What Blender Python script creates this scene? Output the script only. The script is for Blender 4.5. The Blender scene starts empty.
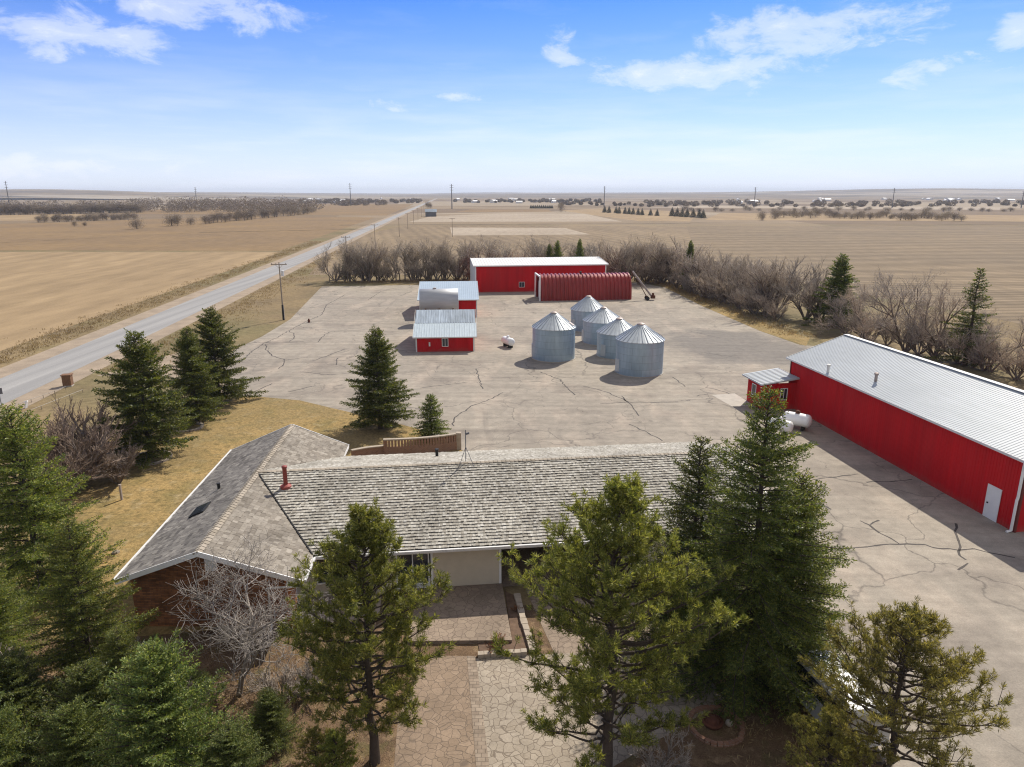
import bpy, math, random
import numpy as np
from mathutils import Vector, Matrix
R = math.radians
random.seed(7)
S = bpy.context.scene
COL = S.collection

# ------------------------------------------------------------------ survey: photo pixel -> ground point (metres)
FPX, CAMH = 709.0, 20.0
TH = math.atan(189.5 / FPX)
CT, ST = math.cos(TH), math.sin(TH)
def ray(px, py):
    v = py - 383.5
    return Vector((px - 512.0, FPX * CT - v * ST, -(FPX * ST + v * CT)))
def G(px, py, z=0.0):
    d = ray(px, py); k = (z - CAMH) / d.z
    return Vector((d.x * k, d.y * k, z))
def on_plane(px, py, p0, n):
    d = ray(px, py); o = Vector((0, 0, CAMH))
    return o + d * ((Vector(p0) - o).dot(Vector(n)) / d.dot(Vector(n)))
def frame(ox, oy, deg):
    return Matrix.Translation((ox, oy, 0)) @ Matrix.Rotation(R(deg), 4, 'Z')

# ------------------------------------------------------------------ objects and tags
def tag(o, label=None, cat=None, group=None, kind=None):
    if label: o['label'] = label
    if cat: o['category'] = cat
    if group: o['group'] = group
    if kind: o['kind'] = kind
    return o
def thing(name, label, cat, loc=(0, 0, 0), rz=0.0, group=None):
    o = bpy.data.objects.new(name, None); COL.objects.link(o)
    o.location = loc; o.rotation_euler = (0, 0, rz); o.empty_display_size = .3
    return tag(o, label, cat, group)
def link(name, me, parent=None, loc=None):
    o = bpy.data.objects.new(name, me); COL.objects.link(o)
    if parent: o.parent = parent
    if loc is not None: o.location = loc
    return o
def copy_tree(o, parent=None):
    c = o.copy(); COL.objects.link(c)
    if parent: c.parent = parent
    for ch in list(o.children): copy_tree(ch, c)
    return c

class MB:
    def __init__(s): s.v = []; s.f = []
    def add(s, vs, fs):
        b = len(s.v); s.v += [tuple(p) for p in vs]; s.f += [tuple(b + i for i in f) for f in fs]; return s
    def poly(s, pts): return s.add(pts, [tuple(range(len(pts)))])
    def box(s, x0, y0, z0, x1, y1, z1):
        return s.add([(x0,y0,z0),(x1,y0,z0),(x1,y1,z0),(x0,y1,z0),(x0,y0,z1),(x1,y0,z1),(x1,y1,z1),(x0,y1,z1)],
                     [(0,3,2,1),(4,5,6,7),(0,1,5,4),(1,2,6,5),(2,3,7,6),(3,0,4,7)])
    def bar(s, p0, p1, w, h, up=(0,0,1)):
        p0, p1 = Vector(p0), Vector(p1); d = (p1-p0).normalized(); up = Vector(up)
        if abs(d.dot(up)) > .98: up = Vector((1,0,0))
        a = d.cross(up).normalized(); b = a.cross(d)
        q = [a*(-w/2)+b*(-h/2), a*(w/2)+b*(-h/2), a*(w/2)+b*(h/2), a*(-w/2)+b*(h/2)]
        return s.add([p0+k for k in q]+[p1+k for k in q], [(0,1,2,3),(7,6,5,4),(0,4,5,1),(1,5,6,2),(2,6,7,3),(3,7,4,0)])
    def tube(s, pts, rad, n=8, caps=True):
        pts = [Vector(p) for p in pts]
        if not hasattr(rad, '__len__'): rad = [rad]*len(pts)
        b = len(s.v); ref = None
        for i, p in enumerate(pts):
            d = (pts[min(i+1, len(pts)-1)] - pts[max(i-1, 0)]).normalized()
            if ref is None: ref = Vector((1,0,0)) if abs(d.x) < .8 else Vector((0,1,0))
            a = (ref - d*ref.dot(d)).normalized(); ref = a; c = d.cross(a)
            for k in range(n):
                t = 2*math.pi*k/n
                s.v.append(tuple(p + (a*math.cos(t)+c*math.sin(t))*rad[i]))
        for i in range(len(pts)-1):
            for k in range(n):
                s.f.append((b+i*n+k, b+i*n+(k+1)%n, b+(i+1)*n+(k+1)%n, b+(i+1)*n+k))
        if caps:
            s.f.append(tuple(b+k for k in reversed(range(n)))); s.f.append(tuple(b+(len(pts)-1)*n+k for k in range(n)))
        return s
    def lathe(s, prof, n=32, c=(0,0,0)):
        b = len(s.v)
        for r, z in prof:
            for k in range(n):
                t = 2*math.pi*k/n; s.v.append((c[0]+r*math.cos(t), c[1]+r*math.sin(t), c[2]+z))
        for i in range(len(prof)-1):
            for k in range(n): s.f.append((b+i*n+k, b+i*n+(k+1)%n, b+(i+1)*n+(k+1)%n, b+(i+1)*n+k))
        return s
    def prism(s, pts, z0, z1):
        n = len(pts); b = len(s.v)
        s.v += [(p[0],p[1],z0) for p in pts] + [(p[0],p[1],z1) for p in pts]
        s.f += [tuple(b+k for k in reversed(range(n))), tuple(b+n+k for k in range(n))]
        s.f += [(b+k, b+(k+1)%n, b+n+(k+1)%n, b+n+k) for k in range(n)]
        return s
    def corr(s, p0, u, lu, v, nrm, pitch=.3, depth=.03, rib=.25):
        """ribbed metal sheet: runs lu along unit u, full vector v, ribs standing out along nrm"""
        p0, u, v, nrm = Vector(p0), Vector(u), Vector(v), Vector(nrm)
        xs = [(0, 0)]; x = pitch/2
        w = pitch*rib
        while x + w < lu:
            xs += [(x-w/2, 0), (x-w/4, depth), (x+w/4, depth), (x+w/2, 0)]; x += pitch
        xs.append((lu, 0)); b = len(s.v)
        for a, d in xs:
            p = p0+u*a+nrm*d; s.v += [tuple(p), tuple(p+v)]
        s.f += [(b+2*i, b+2*i+2, b+2*i+3, b+2*i+1) for i in range(len(xs)-1)]
        return s
    def siding(s, p0, u, lu, h, out, step=.2, d=.022):
        p0, u, out = Vector(p0), Vector(u), Vector(out); z = 0; Z = Vector((0,0,1))
        while z < h-.01:
            e = min(step, h-z); a = p0+Z*z+out*d; t = p0+Z*(z+e)+out*.002
            s.poly([a, a+u*lu, t+u*lu, t]); s.poly([p0+Z*z, p0+Z*z+u*lu, a+u*lu, a]); z += step
        return s
    def build(s, name, mat, parent=None, smooth=False, loc=None):
        me = bpy.data.meshes.new(name); me.from_pydata(s.v, [], s.f); me.materials.append(mat)
        if smooth: me.polygons.foreach_set('use_smooth', [True]*len(me.polygons))
        me.update(); return link(name, me, parent, loc)

def np_mesh(name, V, F, mat):
    """V (n,3); F (m,4) quads"""
    me = bpy.data.meshes.new(name); n, m = len(V), len(F)
    me.vertices.add(n); me.vertices.foreach_set('co', np.ascontiguousarray(V, np.float32).ravel())
    me.loops.add(m*4); me.loops.foreach_set('vertex_index', np.ascontiguousarray(F, np.int32).ravel())
    me.polygons.add(m); me.polygons.foreach_set('loop_start', np.arange(m, dtype=np.int32)*4)
    me.materials.append(mat); me.update(calc_edges=True); me.validate(); return me

# ------------------------------------------------------------------ materials
class NT:
    def __init__(s, name, rough=.8, metal=0.0, spec=.3):
        s.m = bpy.data.materials.new(name); s.m.use_nodes = True
        s.nt = s.m.node_tree; s.b = s.nt.nodes['Principled BSDF']
        s.b.inputs['Roughness'].default_value = rough; s.b.inputs['Metallic'].default_value = metal
        s.b.inputs['Specular IOR Level'].default_value = spec
        s._pos = s._obj = None
    def n(s, t, **kw):
        x = s.nt.nodes.new(t)
        for k, v in kw.items():
            if k in x.inputs.keys(): s.put(x.inputs[k], v)
            else: setattr(x, k, v)
        return x
    def put(s, sock, v):
        if isinstance(v, bpy.types.NodeSocket): s.nt.links.new(v, sock)
        else: sock.default_value = v
    def pos(s):
        if not s._pos: s._pos = s.n('ShaderNodeNewGeometry').outputs['Position']
        return s._pos
    def obj(s):
        if not s._obj: s._obj = s.n('ShaderNodeTexCoord').outputs['Object']
        return s._obj
    def map(s, vec, scale=(1,1,1), rz=0):
        x = s.n('ShaderNodeMapping'); s.put(x.inputs['Vector'], vec)
        x.inputs['Scale'].default_value = scale; x.inputs['Rotation'].default_value = (0,0,rz); return x.outputs[0]
    def noise(s, scale, detail=4, vec=None, rough=.55, dist=0):
        x = s.n('ShaderNodeTexNoise', Scale=scale, Detail=detail, Roughness=rough, Distortion=dist)
        s.put(x.inputs['Vector'], vec if vec is not None else s.pos()); return x.outputs['Fac']
    def vor(s, scale, feature='F1', vec=None, out='Distance', rnd=1):
        x = s.n('ShaderNodeTexVoronoi'); x.feature = feature; x.inputs['Scale'].default_value = scale
        x.inputs['Randomness'].default_value = rnd
        s.put(x.inputs['Vector'], vec if vec is not None else s.pos()); return x.outputs[out]
    def ramp(s, fac, stops, interp='LINEAR'):
        x = s.n('ShaderNodeValToRGB'); r = x.color_ramp; r.interpolation = interp
        while len(r.elements) < len(stops): r.elements.new(.5)
        for e, (p, c) in zip(r.elements, stops):
            e.position = p; e.color = (c, c, c, 1) if not hasattr(c, '__len__') else (*c, 1)
        s.put(x.inputs[0], fac); return x.outputs[0]
    def mix(s, fac, a, b, mode='MIX'):
        x = s.n('ShaderNodeMix'); x.data_type = 'RGBA'; x.blend_type = mode
        s.put(x.inputs[0], fac)
        for i, v in ((6, a), (7, b)):
            s.put(x.inputs[i], v if isinstance(v, bpy.types.NodeSocket) else ((*v, 1) if hasattr(v, '__len__') else (v, v, v, 1)))
        return x.outputs[2]
    def math(s, op, a, b=0.0, clamp=False):
        x = s.n('ShaderNodeMath', operation=op); x.use_clamp = clamp; s.put(x.inputs[0], a); s.put(x.inputs[1], b); return x.outputs[0]
    def sep(s, vec):
        x = s.n('ShaderNodeSeparateXYZ'); s.put(x.inputs[0], vec); return x.outputs
    def comb(s, x_, y_, z_=0.0):
        x = s.n('ShaderNodeCombineXYZ'); s.put(x.inputs[0], x_); s.put(x.inputs[1], y_); s.put(x.inputs[2], z_); return x.outputs[0]
    def color(s, c):
        s.put(s.b.inputs['Base Color'], c if isinstance(c, bpy.types.NodeSocket) else (*c, 1)); return s
    def bump(s, h, strength=.4, dist=.02):
        x = s.n('ShaderNodeBump'); x.inputs['Strength'].default_value = strength; x.inputs['Distance'].default_value = dist
        s.put(x.inputs['Height'], h); s.put(s.b.inputs['Normal'], x.outputs[0]); return s
    def rough(s, v): s.put(s.b.inputs['Roughness'], v); return s

def plain(name, c, rough=.6, metal=0, var=.15, scale=2.5, spec=.3, bump=0):
    k = NT(name, rough, metal, spec)
    n1 = k.noise(scale, 5, k.obj()); n2 = k.noise(scale*9, 3, k.obj())
    f = k.ramp(k.math('ADD', k.math('MULTIPLY', n1, .7), k.math('MULTIPLY', n2, .3)), [(.3, 1-var), (.7, 1+var*.6)])
    k.color(k.mix(1.0, c, f, 'MULTIPLY'))
    if bump: k.bump(n2, bump)
    return k.m

M = {}
# --- ground family
k = NT('prairie_ground', .95, 0, .1)
a = k.noise(.012, 6); b_ = k.noise(.09, 6); c_ = k.noise(1.3, 6); f_ = k.noise(9, 3)
grid = k.map(k.pos(), (1/420, 1/260, 1), R(-6))
cell = k.vor(1, 'F1', grid, 'Color', .75)
cs = k.n('ShaderNodeSeparateColor'); k.put(cs.inputs[0], cell)
patch = k.ramp(cs.outputs[0], [(0, (.19,.14,.09)), (.25, (.255,.195,.125)), (.45, (.18,.135,.095)), (.6, (.31,.25,.175)), (.8, (.215,.16,.10)), (1, (.25,.21,.16))], 'CONSTANT')
near = k.mix(k.ramp(b_, [(.35,0),(.65,1)]), (.27,.20,.105), (.20,.15,.085))
near = k.mix(k.ramp(k.noise(.035, 5), [(.45,0),(.62,.75)]), near, (.165,.145,.07))
yy = k.sep(k.pos())[1]
far_f = k.ramp(k.math('DIVIDE', yy, 1000.0), [(.42,0),(.52,1)])
col = k.mix(far_f, near, patch)
col = k.mix(1.0, col, k.ramp(c_, [(.25,.72),(.75,1.22)]), 'MULTIPLY')
col = k.mix(1.0, col, k.ramp(f_, [(.3,.8),(.7,1.15)]), 'MULTIPLY')
k.color(k.mix(1.0, col, k.ramp(a, [(.3,.85),(.7,1.12)]), 'MULTIPLY')).bump(k.noise(4, 5), .5, .08); M['ground'] = k.m

def field_mat(name, c0, c1, stripe=None, rz=0.0, amp=.25, period=6.0):
    k = NT(name, .95, 0, .1)
    n0 = k.noise(.02, 6); n1 = k.noise(.35, 6, k.map(k.pos(), (1,.25,1), rz+1.57 if stripe else 0)); n2 = k.noise(3, 4)
    col = k.mix(k.ramp(n0, [(.33,0),(.67,1)]), c0, c1)
    col = k.mix(1.0, col, k.ramp(n1, [(.25,.83),(.75,1.14)]), 'MULTIPLY')
    if stripe:
        w = k.n('ShaderNodeTexWave'); w.wave_type = 'BANDS'; w.bands_direction = 'X'
        w.inputs['Scale'].default_value = 2*math.pi/20/period*1.0; w.inputs['Distortion'].default_value = 2.5
        w.inputs['Detail'].default_value = 3; w.inputs['Detail Scale'].default_value = .4
        k.put(w.inputs['Vector'], k.map(k.pos(), (1,1,1), rz))
        w2 = k.n('ShaderNodeTexWave'); w2.inputs['Scale'].default_value = 2*math.pi/20/(period*4.7); w2.inputs['Distortion'].default_value = 6
        w2.inputs['Detail'].default_value = 4; k.put(w2.inputs['Vector'], k.map(k.pos(), (1,1,1), rz))
        col = k.mix(1.0, col, k.ramp(w.outputs['Fac'], [(0,1-amp),(1,1+amp*.8)]), 'MULTIPLY')
        col = k.mix(1.0, col, k.ramp(w2.outputs['Fac'], [(0,1-amp*.7),(1,1+amp*.5)]), 'MULTIPLY')
    k.color(k.mix(1.0, col, k.ramp(n2, [(.3,.88),(.7,1.1)]), 'MULTIPLY')); return k.m
M['hay'] = field_mat('hay_field', (.33,.24,.135), (.275,.198,.112), True, R(-6), .07, 9)
M['brown_field'] = field_mat('brown_field', (.25,.17,.085), (.20,.14,.08))
M['stubble'] = field_mat('stubble_field', (.228,.172,.106), (.19,.146,.094), True, R(84), .2, 3.2)
M['row_field'] = field_mat('row_field', (.245,.185,.112), (.205,.155,.098), True, R(-12), .10, 6)
M['pale_field'] = field_mat('pale_field', (.38,.315,.235), (.32,.26,.19))

k = NT('old_asphalt', .9, 0, .2)
n0 = k.noise(.045, 6); n1 = k.noise(.35, 6, k.map(k.pos(), (1,.35,1), R(35))); n2 = k.noise(14, 3); n3 = k.noise(.16, 5)
col = k.mix(k.ramp(n0, [(.35,0),(.65,1)]), (.335,.294,.236), (.27,.236,.19))
col = k.mix(k.ramp(n1, [(.50,0),(.70,.7)]), col, (.42,.35,.275))
col = k.mix(k.ramp(n3, [(.52,0),(.68,.65)]), col, (.20,.17,.14))
warp = k.mix(.06, k.pos(), k.n('ShaderNodeTexNoise', Scale=.25, Detail=4).outputs['Color'])
wn = k.n('ShaderNodeTexNoise', Scale=.3, Detail=5); k.put(wn.inputs['Vector'], k.pos())
wadd = k.n('ShaderNodeVectorMath', operation='MULTIPLY_ADD'); k.put(wadd.inputs[0], wn.outputs['Color']); wadd.inputs[1].default_value = (5,5,0); k.put(wadd.inputs[2], k.pos())
cr2 = k.vor(.19, 'DISTANCE_TO_EDGE', wadd.outputs[0])
cr = k.vor(.085, 'DISTANCE_TO_EDGE', wadd.outputs[0])
crm = k.math('MULTIPLY', k.ramp(cr, [(.0,1),(.007,0)]), k.ramp(k.noise(.06, 3), [(.38,.15),(.52,.75)]))
crm = k.math('MAXIMUM', crm, k.math('MULTIPLY', k.ramp(cr2, [(.0,1),(.011,0)]), k.ramp(k.noise(.045, 4), [(.40,0),(.56,.55)])))
col = k.mix(crm, col, (.10,.087,.075))
gq = G(742,347); dv = k.n('ShaderNodeVectorMath', operation='SUBTRACT'); k.put(dv.inputs[0], k.pos()); dv.inputs[1].default_value = (gq.x, gq.y, 0)
dl = k.n('ShaderNodeVectorMath', operation='LENGTH'); k.put(dl.inputs[0], k.map(dv.outputs[0], (1/12, 1/13, 0)))
pm = k.ramp(k.math('ADD', k.math('SUBTRACT', 1.0, dl.outputs['Value']), k.math('MULTIPLY', k.math('SUBTRACT', k.noise(.12, 6), .5), 1.6)), [(.05,0),(.3,.75)])
col = k.mix(pm, col, (.165,.15,.132))
tw = k.n('ShaderNodeTexNoise', Scale=.05, Detail=2); k.put(tw.inputs['Vector'], k.pos())
tadd = k.n('ShaderNodeVectorMath', operation='MULTIPLY_ADD'); k.put(tadd.inputs[0], tw.outputs['Color']); tadd.inputs[1].default_value = (16,16,0); k.put(tadd.inputs[2], k.pos())
tk = k.ramp(k.noise(.6, 3, k.map(tadd.outputs[0], (.9,.05,1), R(28))), [(.56,0),(.68,.45)])
col = k.mix(k.math('MULTIPLY', tk, k.ramp(k.noise(.03, 2), [(.45,0),(.6,1)])), col, (.19,.165,.138))
st = k.noise(.5, 5, k.map(k.pos(), (.12,2.2,1), R(-6)))
col = k.mix(1.0, col, k.ramp(st, [(.25,.82),(.75,1.13)]), 'MULTIPLY')
col = k.mix(1.0, col, k.ramp(n2, [(.25,.82),(.75,1.13)]), 'MULTIPLY')
col = k.mix(1.0, col, k.ramp(k.noise(1.1, 7, None, .72), [(.3,.80),(.7,1.16)]), 'MULTIPLY')
col = k.mix(k.ramp(k.noise(.9, 5, k.map(k.pos(), (1,.6,1), R(20))), [(.66,0),(.74,.6)]), col, (.14,.12,.10))
k.color(col).bump(n2, .25, .01); M['lot'] = k.m
M['crack'] = plain('tar_seal', (.07,.06,.052), .85, 0, .3)
k = NT('road_asphalt', .85, 0, .2)
n0 = k.noise(.5, 6, k.map(k.pos(), (1.4,.03,1), R(5.1))); n2 = k.noise(8, 3)
col = k.mix(k.ramp(n0, [(.3,0),(.7,1)]), (.345,.335,.315), (.24,.235,.225))
k.color(k.mix(1.0, col, k.ramp(n2, [(.25,.86),(.75,1.1)]), 'MULTIPLY')); M['road'] = k.m
k = NT('gravel_shoulder', .95, 0, .1)
col = k.mix(k.ramp(k.noise(.4, 6), [(.35,0),(.65,1)]), (.37,.295,.215), (.28,.225,.165))
k.color(k.mix(1.0, col, k.ramp(k.noise(6, 4), [(.25,.8),(.75,1.12)]), 'MULTIPLY')); M['gravel'] = k.m
k = NT('lawn_grass', .95, 0, .1)
col = k.mix(k.ramp(k.noise(.16, 6), [(.35,0),(.65,1)]), (.37,.255,.105), (.265,.188,.078))
col = k.mix(k.ramp(k.noise(.45, 5), [(.48,0),(.66,.75)]), col, (.19,.155,.06))
col = k.mix(k.ramp(k.noise(.9, 6), [(.54,0),(.7,.8)]), col, (.36,.28,.155))
col = k.mix(k.ramp(k.noise(1.6, 6), [(.5,0),(.66,.8)]), col, (.155,.12,.05))
col = k.mix(k.ramp(k.noise(.1, 3), [(.45,0),(.6,.6)]), col, (.24,.18,.085))
k.color(k.mix(1.0, col, k.ramp(k.noise(4, 7, None, .78), [(.32,.5),(.68,1.38)]), 'MULTIPLY')).bump(k.noise(14, 4), .6, .06); M['lawn'] = k.m
k = NT('needle_mulch', .95, 0, .1)
col = k.mix(k.ramp(k.noise(.5, 6), [(.35,0),(.65,1)]), (.20,.13,.075), (.12,.08,.05))
col = k.mix(k.ramp(k.noise(1.7, 6), [(.52,0),(.68,.8)]), col, (.30,.21,.125))
col = k.mix(k.ramp(k.noise(.8, 5), [(.55,0),(.7,.7)]), col, (.11,.105,.04))
k.color(k.mix(1.0, col, k.ramp(k.noise(18, 4), [(.25,.55),(.75,1.3)]), 'MULTIPLY')).bump(k.noise(20, 4), .8, .05); M['mulch'] = k.m
def paving(name, c0, c1, sc):
    k = NT(name, .85, 0, .2)
    wn = k.n('ShaderNodeTexNoise', Scale=1.5, Detail=2); k.put(wn.inputs['Vector'], k.pos())
    wv = k.n('ShaderNodeVectorMath', operation='MULTIPLY_ADD'); k.put(wv.inputs[0], wn.outputs['Color']); wv.inputs[1].default_value = (.5,.5,0); k.put(wv.inputs[2], k.pos())
    e = k.vor(sc, 'DISTANCE_TO_EDGE', wv.outputs[0]); cc = k.vor(sc, 'F1', wv.outputs[0], 'Color')
    s2 = k.n('ShaderNodeSeparateColor'); k.put(s2.inputs[0], cc)
    col = k.mix(s2.outputs[0], c0, c1)
    col = k.mix(1.0, col, k.ramp(k.noise(.6, 6), [(.3,.8),(.7,1.12)]), 'MULTIPLY')
    col = k.mix(1.0, col, k.ramp(k.noise(16, 4), [(.3,.86),(.7,1.1)]), 'MULTIPLY')
    j = k.ramp(e, [(.012,0),(.05,1)])
    col = k.mix(k.math('MULTIPLY', k.math('SUBTRACT', 1.0, j), .75), col, (.13,.10,.075))
    k.color(col).bump(j, .6, .015); return k.m
M['pave_light'] = paving('pale_flagstones', (.37,.315,.245), (.30,.25,.19), 3.1)
M['pave_tan'] = paving('tan_flagstones', (.29,.215,.15), (.235,.172,.118), 3.1)
M['pave_grey'] = paving('grey_flagstones', (.30,.235,.175), (.24,.185,.14), 2.9)
k = NT('border_brick', .9, 0, .2); xyz = k.sep(k.map(k.pos(), (1,1,1), R(-1)))
bt = k.n('ShaderNodeTexBrick'); k.put(bt.inputs['Vector'], k.comb(xyz[0], xyz[1]))
for nm, v in (('Color1', (.33,.265,.20,1)), ('Color2', (.25,.195,.145,1)), ('Mortar', (.15,.12,.09,1)), ('Scale', 1.0), ('Mortar Size', .012), ('Brick Width', .3), ('Row Height', .2)): bt.inputs[nm].default_value = v
k.color(k.mix(1.0, bt.outputs[0], k.ramp(k.noise(3, 5), [(.3,.75),(.7,1.15)]), 'MULTIPLY')); M['border'] = k.m
M['concrete'] = plain('concrete', (.42,.38,.32), .9, 0, .18, 1.5)
M['stone'] = plain('pale_stone', (.38,.32,.25), .85, 0, .25, 3)
M['soil'] = plain('soil', (.14,.09,.06), .95, 0, .4, 4)

# --- roofs and walls
def shingle_mat(name, dark, mid, light, hue):
    k = NT(name, .9, 0, .15)
    g = k.n('ShaderNodeNewGeometry').outputs['Random Per Island']
    col = k.ramp(g, [(0, dark), (.35, mid), (.75, light), (1, hue)])
    col = k.mix(1.0, col, k.ramp(k.noise(.55, 6, k.obj()), [(.3,.72),(.68,1.12)]), 'MULTIPLY')
    col = k.mix(1.0, col, k.ramp(k.noise(7, 5, k.obj(), .7), [(.3,.78),(.7,1.15)]), 'MULTIPLY')
    k.color(col).bump(k.noise(30, 3, k.obj()), .4, .01); return k.m
M['shake'] = shingle_mat('cedar_shakes', (.29,.265,.22), (.385,.36,.305), (.43,.405,.345), (.53,.505,.445))
M['wing_shingle'] = shingle_mat('weathered_shingles', (.19,.165,.132), (.25,.22,.18), (.295,.262,.215), (.345,.31,.258))
M['grey_shingle'] = shingle_mat('shaded_grey_shingles', (.125,.115,.107), (.18,.167,.152), (.22,.205,.185), (.28,.26,.232))  # grey tone also carries the shade of the slope facing away from sun
M['cap'] = shingle_mat('ridge_caps', (.30,.26,.20), (.36,.31,.245), (.41,.36,.29), (.44,.38,.30))
M['deck'] = plain('roof_deck', (.09,.08,.07), .95)
k = NT('dark_brick', .9, 0, .2); xyz = k.sep(k.obj())
bt = k.n('ShaderNodeTexBrick'); k.put(bt.inputs['Vector'], k.comb(k.math('ADD', xyz[0], xyz[1]), xyz[2]))
for nm, v in (('Color1', (.40,.17,.075,1)), ('Color2', (.19,.085,.046,1)), ('Mortar', (.12,.09,.07,1)), ('Scale', 1.0), ('Mortar Size', .008), ('Brick Width', .30), ('Row Height', .085), ('Bias', -.1)): bt.inputs[nm].default_value = v
k.color(k.mix(1.0, bt.outputs[0], k.ramp(k.noise(3, 5, k.obj()), [(.3,.65),(.7,1.25)]), 'MULTIPLY')).bump(bt.outputs['Fac'], -.4, .01); M['brick'] = k.m
k = NT('wall_brick', .9, 0, .2); xyz = k.sep(k.obj())
bt = k.n('ShaderNodeTexBrick'); k.put(bt.inputs['Vector'], k.comb(k.math('ADD', xyz[0], xyz[1]), xyz[2]))
for nm, v in (('Color1', (.30,.165,.105,1)), ('Color2', (.23,.125,.08,1)), ('Mortar', (.3,.25,.2,1)), ('Scale', 1.0), ('Mortar Size', .008), ('Brick Width', .25), ('Row Height', .085)): bt.inputs[nm].default_value = v
k.color(bt.outputs[0]); M['tan_brick'] = k.m
M['column'] = plain('sunlit_brick', (.42,.16,.06), .85, 0, .3, 6)  # orange tone carries the sunlight falling on the brick corner
M['siding'] = plain('cream_siding', (.60,.52,.40), .7, 0, .08)
M['white'] = plain('white_paint', (.78,.77,.74), .5, 0, .06)
M['offwhite'] = plain('aged_white_paint', (.66,.65,.62), .6, 0, .14)
M['glass'] = plain('window_glass', (.03,.035,.045), .08, 0, .1, spec=.6)
M['dark'] = plain('dark_metal', (.03,.03,.03), .6, .2, .3)
M['dark_red'] = plain('dark_red_paint', (.16,.04,.03), .6)
M['flue'] = plain('red_flue', (.30,.07,.055), .6, 0, .25)
def metal_paint(name, c, rough, metal, streak=.12, axis=(3,3,.25), spec=.4):
    k = NT(name, rough, metal, spec)
    s1 = k.noise(1.0, 5, k.map(k.obj(), axis)); s2 = k.noise(.15, 5, k.obj())
    col = k.mix(1.0, c, k.ramp(s1, [(.3,1-streak),(.7,1+streak)]), 'MULTIPLY')
    k.color(k.mix(1.0, col, k.ramp(s2, [(.3,1-streak),(.7,1+streak*.8)]), 'MULTIPLY')); return k
M['red'] = metal_paint('red_steel', (.50,.010,.014), .6, 0, .08, spec=.15).m
k = metal_paint('red_steel', (.50,.010,.014), .6, 0, .12, (1.6,1.6,.1), .15)
xyz = k.sep(k.obj()); base_ = k.b.inputs['Base Color'].links[0].from_socket
dust = k.math('MULTIPLY', k.ramp(k.math('ADD', xyz[2], k.math('MULTIPLY', k.noise(1.2, 5, k.obj()), .9)), [(.25,.55),(.95,0)]), k.ramp(k.noise(.5, 4, k.obj()), [(.35,.3),(.7,1)]))
k.color(k.mix(dust, k.mix(k.ramp(k.noise(.35, 4, k.map(k.obj(), (1,1,.2))), [(.45,0),(.75,.25)]), base_, (.36,.05,.045)), (.24,.15,.11))); M['red'] = k.m
M['red_faded'] = metal_paint('faded_red_steel', (.27,.03,.026), .45, 0, .18, spec=.4).m
M['roof_white'] = metal_paint('white_steel_roof', (.43,.46,.47), .5, 0, .06, (2,.3,2), .3).m
M['roof_grey'] = metal_paint('galvanised_roof', (.35,.43,.50), .5, .1, .07, (.4,3,3)).m
M['roof_pale'] = metal_paint('pale_blue_steel_roof', (.44,.51,.55), .5, .05, .07, (3,.5,3)).m
M['roof_worn'] = metal_paint('weathered_galvanised_roof', (.27,.32,.37), .55, .1, .3, (4,.35,.35)).m
k = metal_paint('galvanised_bin', (.33,.385,.435), .45, .4, .06)
xyz = k.sep(k.obj()); ang = k.math('ARCTAN2', xyz[1], xyz[0])
bt = k.n('ShaderNodeTexBrick'); k.put(bt.inputs['Vector'], k.comb(k.math('MULTIPLY', ang, 2.7), xyz[2]))
for nm, v in (('Color1', (.35,.44,.51,1)), ('Color2', (.30,.39,.46,1)), ('Mortar', (.24,.27,.30,1)), ('Scale', 1.0), ('Mortar Size', .012), ('Brick Width', 2.3), ('Row Height', .82), ('Offset', .5)):
    if nm in bt.inputs: bt.inputs[nm].default_value = v
k.color(k.mix(1.0, bt.outputs[0], k.ramp(k.noise(1.2, 6, k.map(k.obj(), (2,2,.5))), [(.3,.86),(.7,1.1)]), 'MULTIPLY')); M['bin'] = k.m
M['bin_roof'] = metal_paint('galvanised_bin_roof', (.46,.50,.53), .4, .35, .1, (2,2,2)).m
M['tank_silver'] = metal_paint('silver_tank', (.42,.43,.44), .5, .25, .1, (.4,3,3)).m
M['propane'] = plain('white_tank_paint', (.80,.80,.78), .35, 0, .06, spec=.5)
M['rust'] = plain('rusty_iron', (.13,.05,.03), .85, .1, .5, 6)
M['auger'] = plain('auger_steel', (.36,.30,.27), .6, .3, .3)
M['pole'] = plain('weathered_pole', (.31,.255,.20), .9, 0, .3)
M['steel'] = plain('tower_steel', (.16,.16,.17), .7, .2)
M['wood'] = plain('brown_wood', (.20,.11,.06), .85, 0, .35, 5)
M['bark'] = plain('conifer_bark', (.085,.065,.05), .95, 0, .35, 6, bump=.6)
M['deck_wood'] = plain('deck_boards', (.33,.27,.22), .85, 0, .25, 3)
M['car'] = plain('white_car_paint', (.5,.5,.49), .45, 0, .03, spec=.6)
M['tyre'] = plain('tyre_rubber', (.02,.02,.02), .85, 0, .3)

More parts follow.
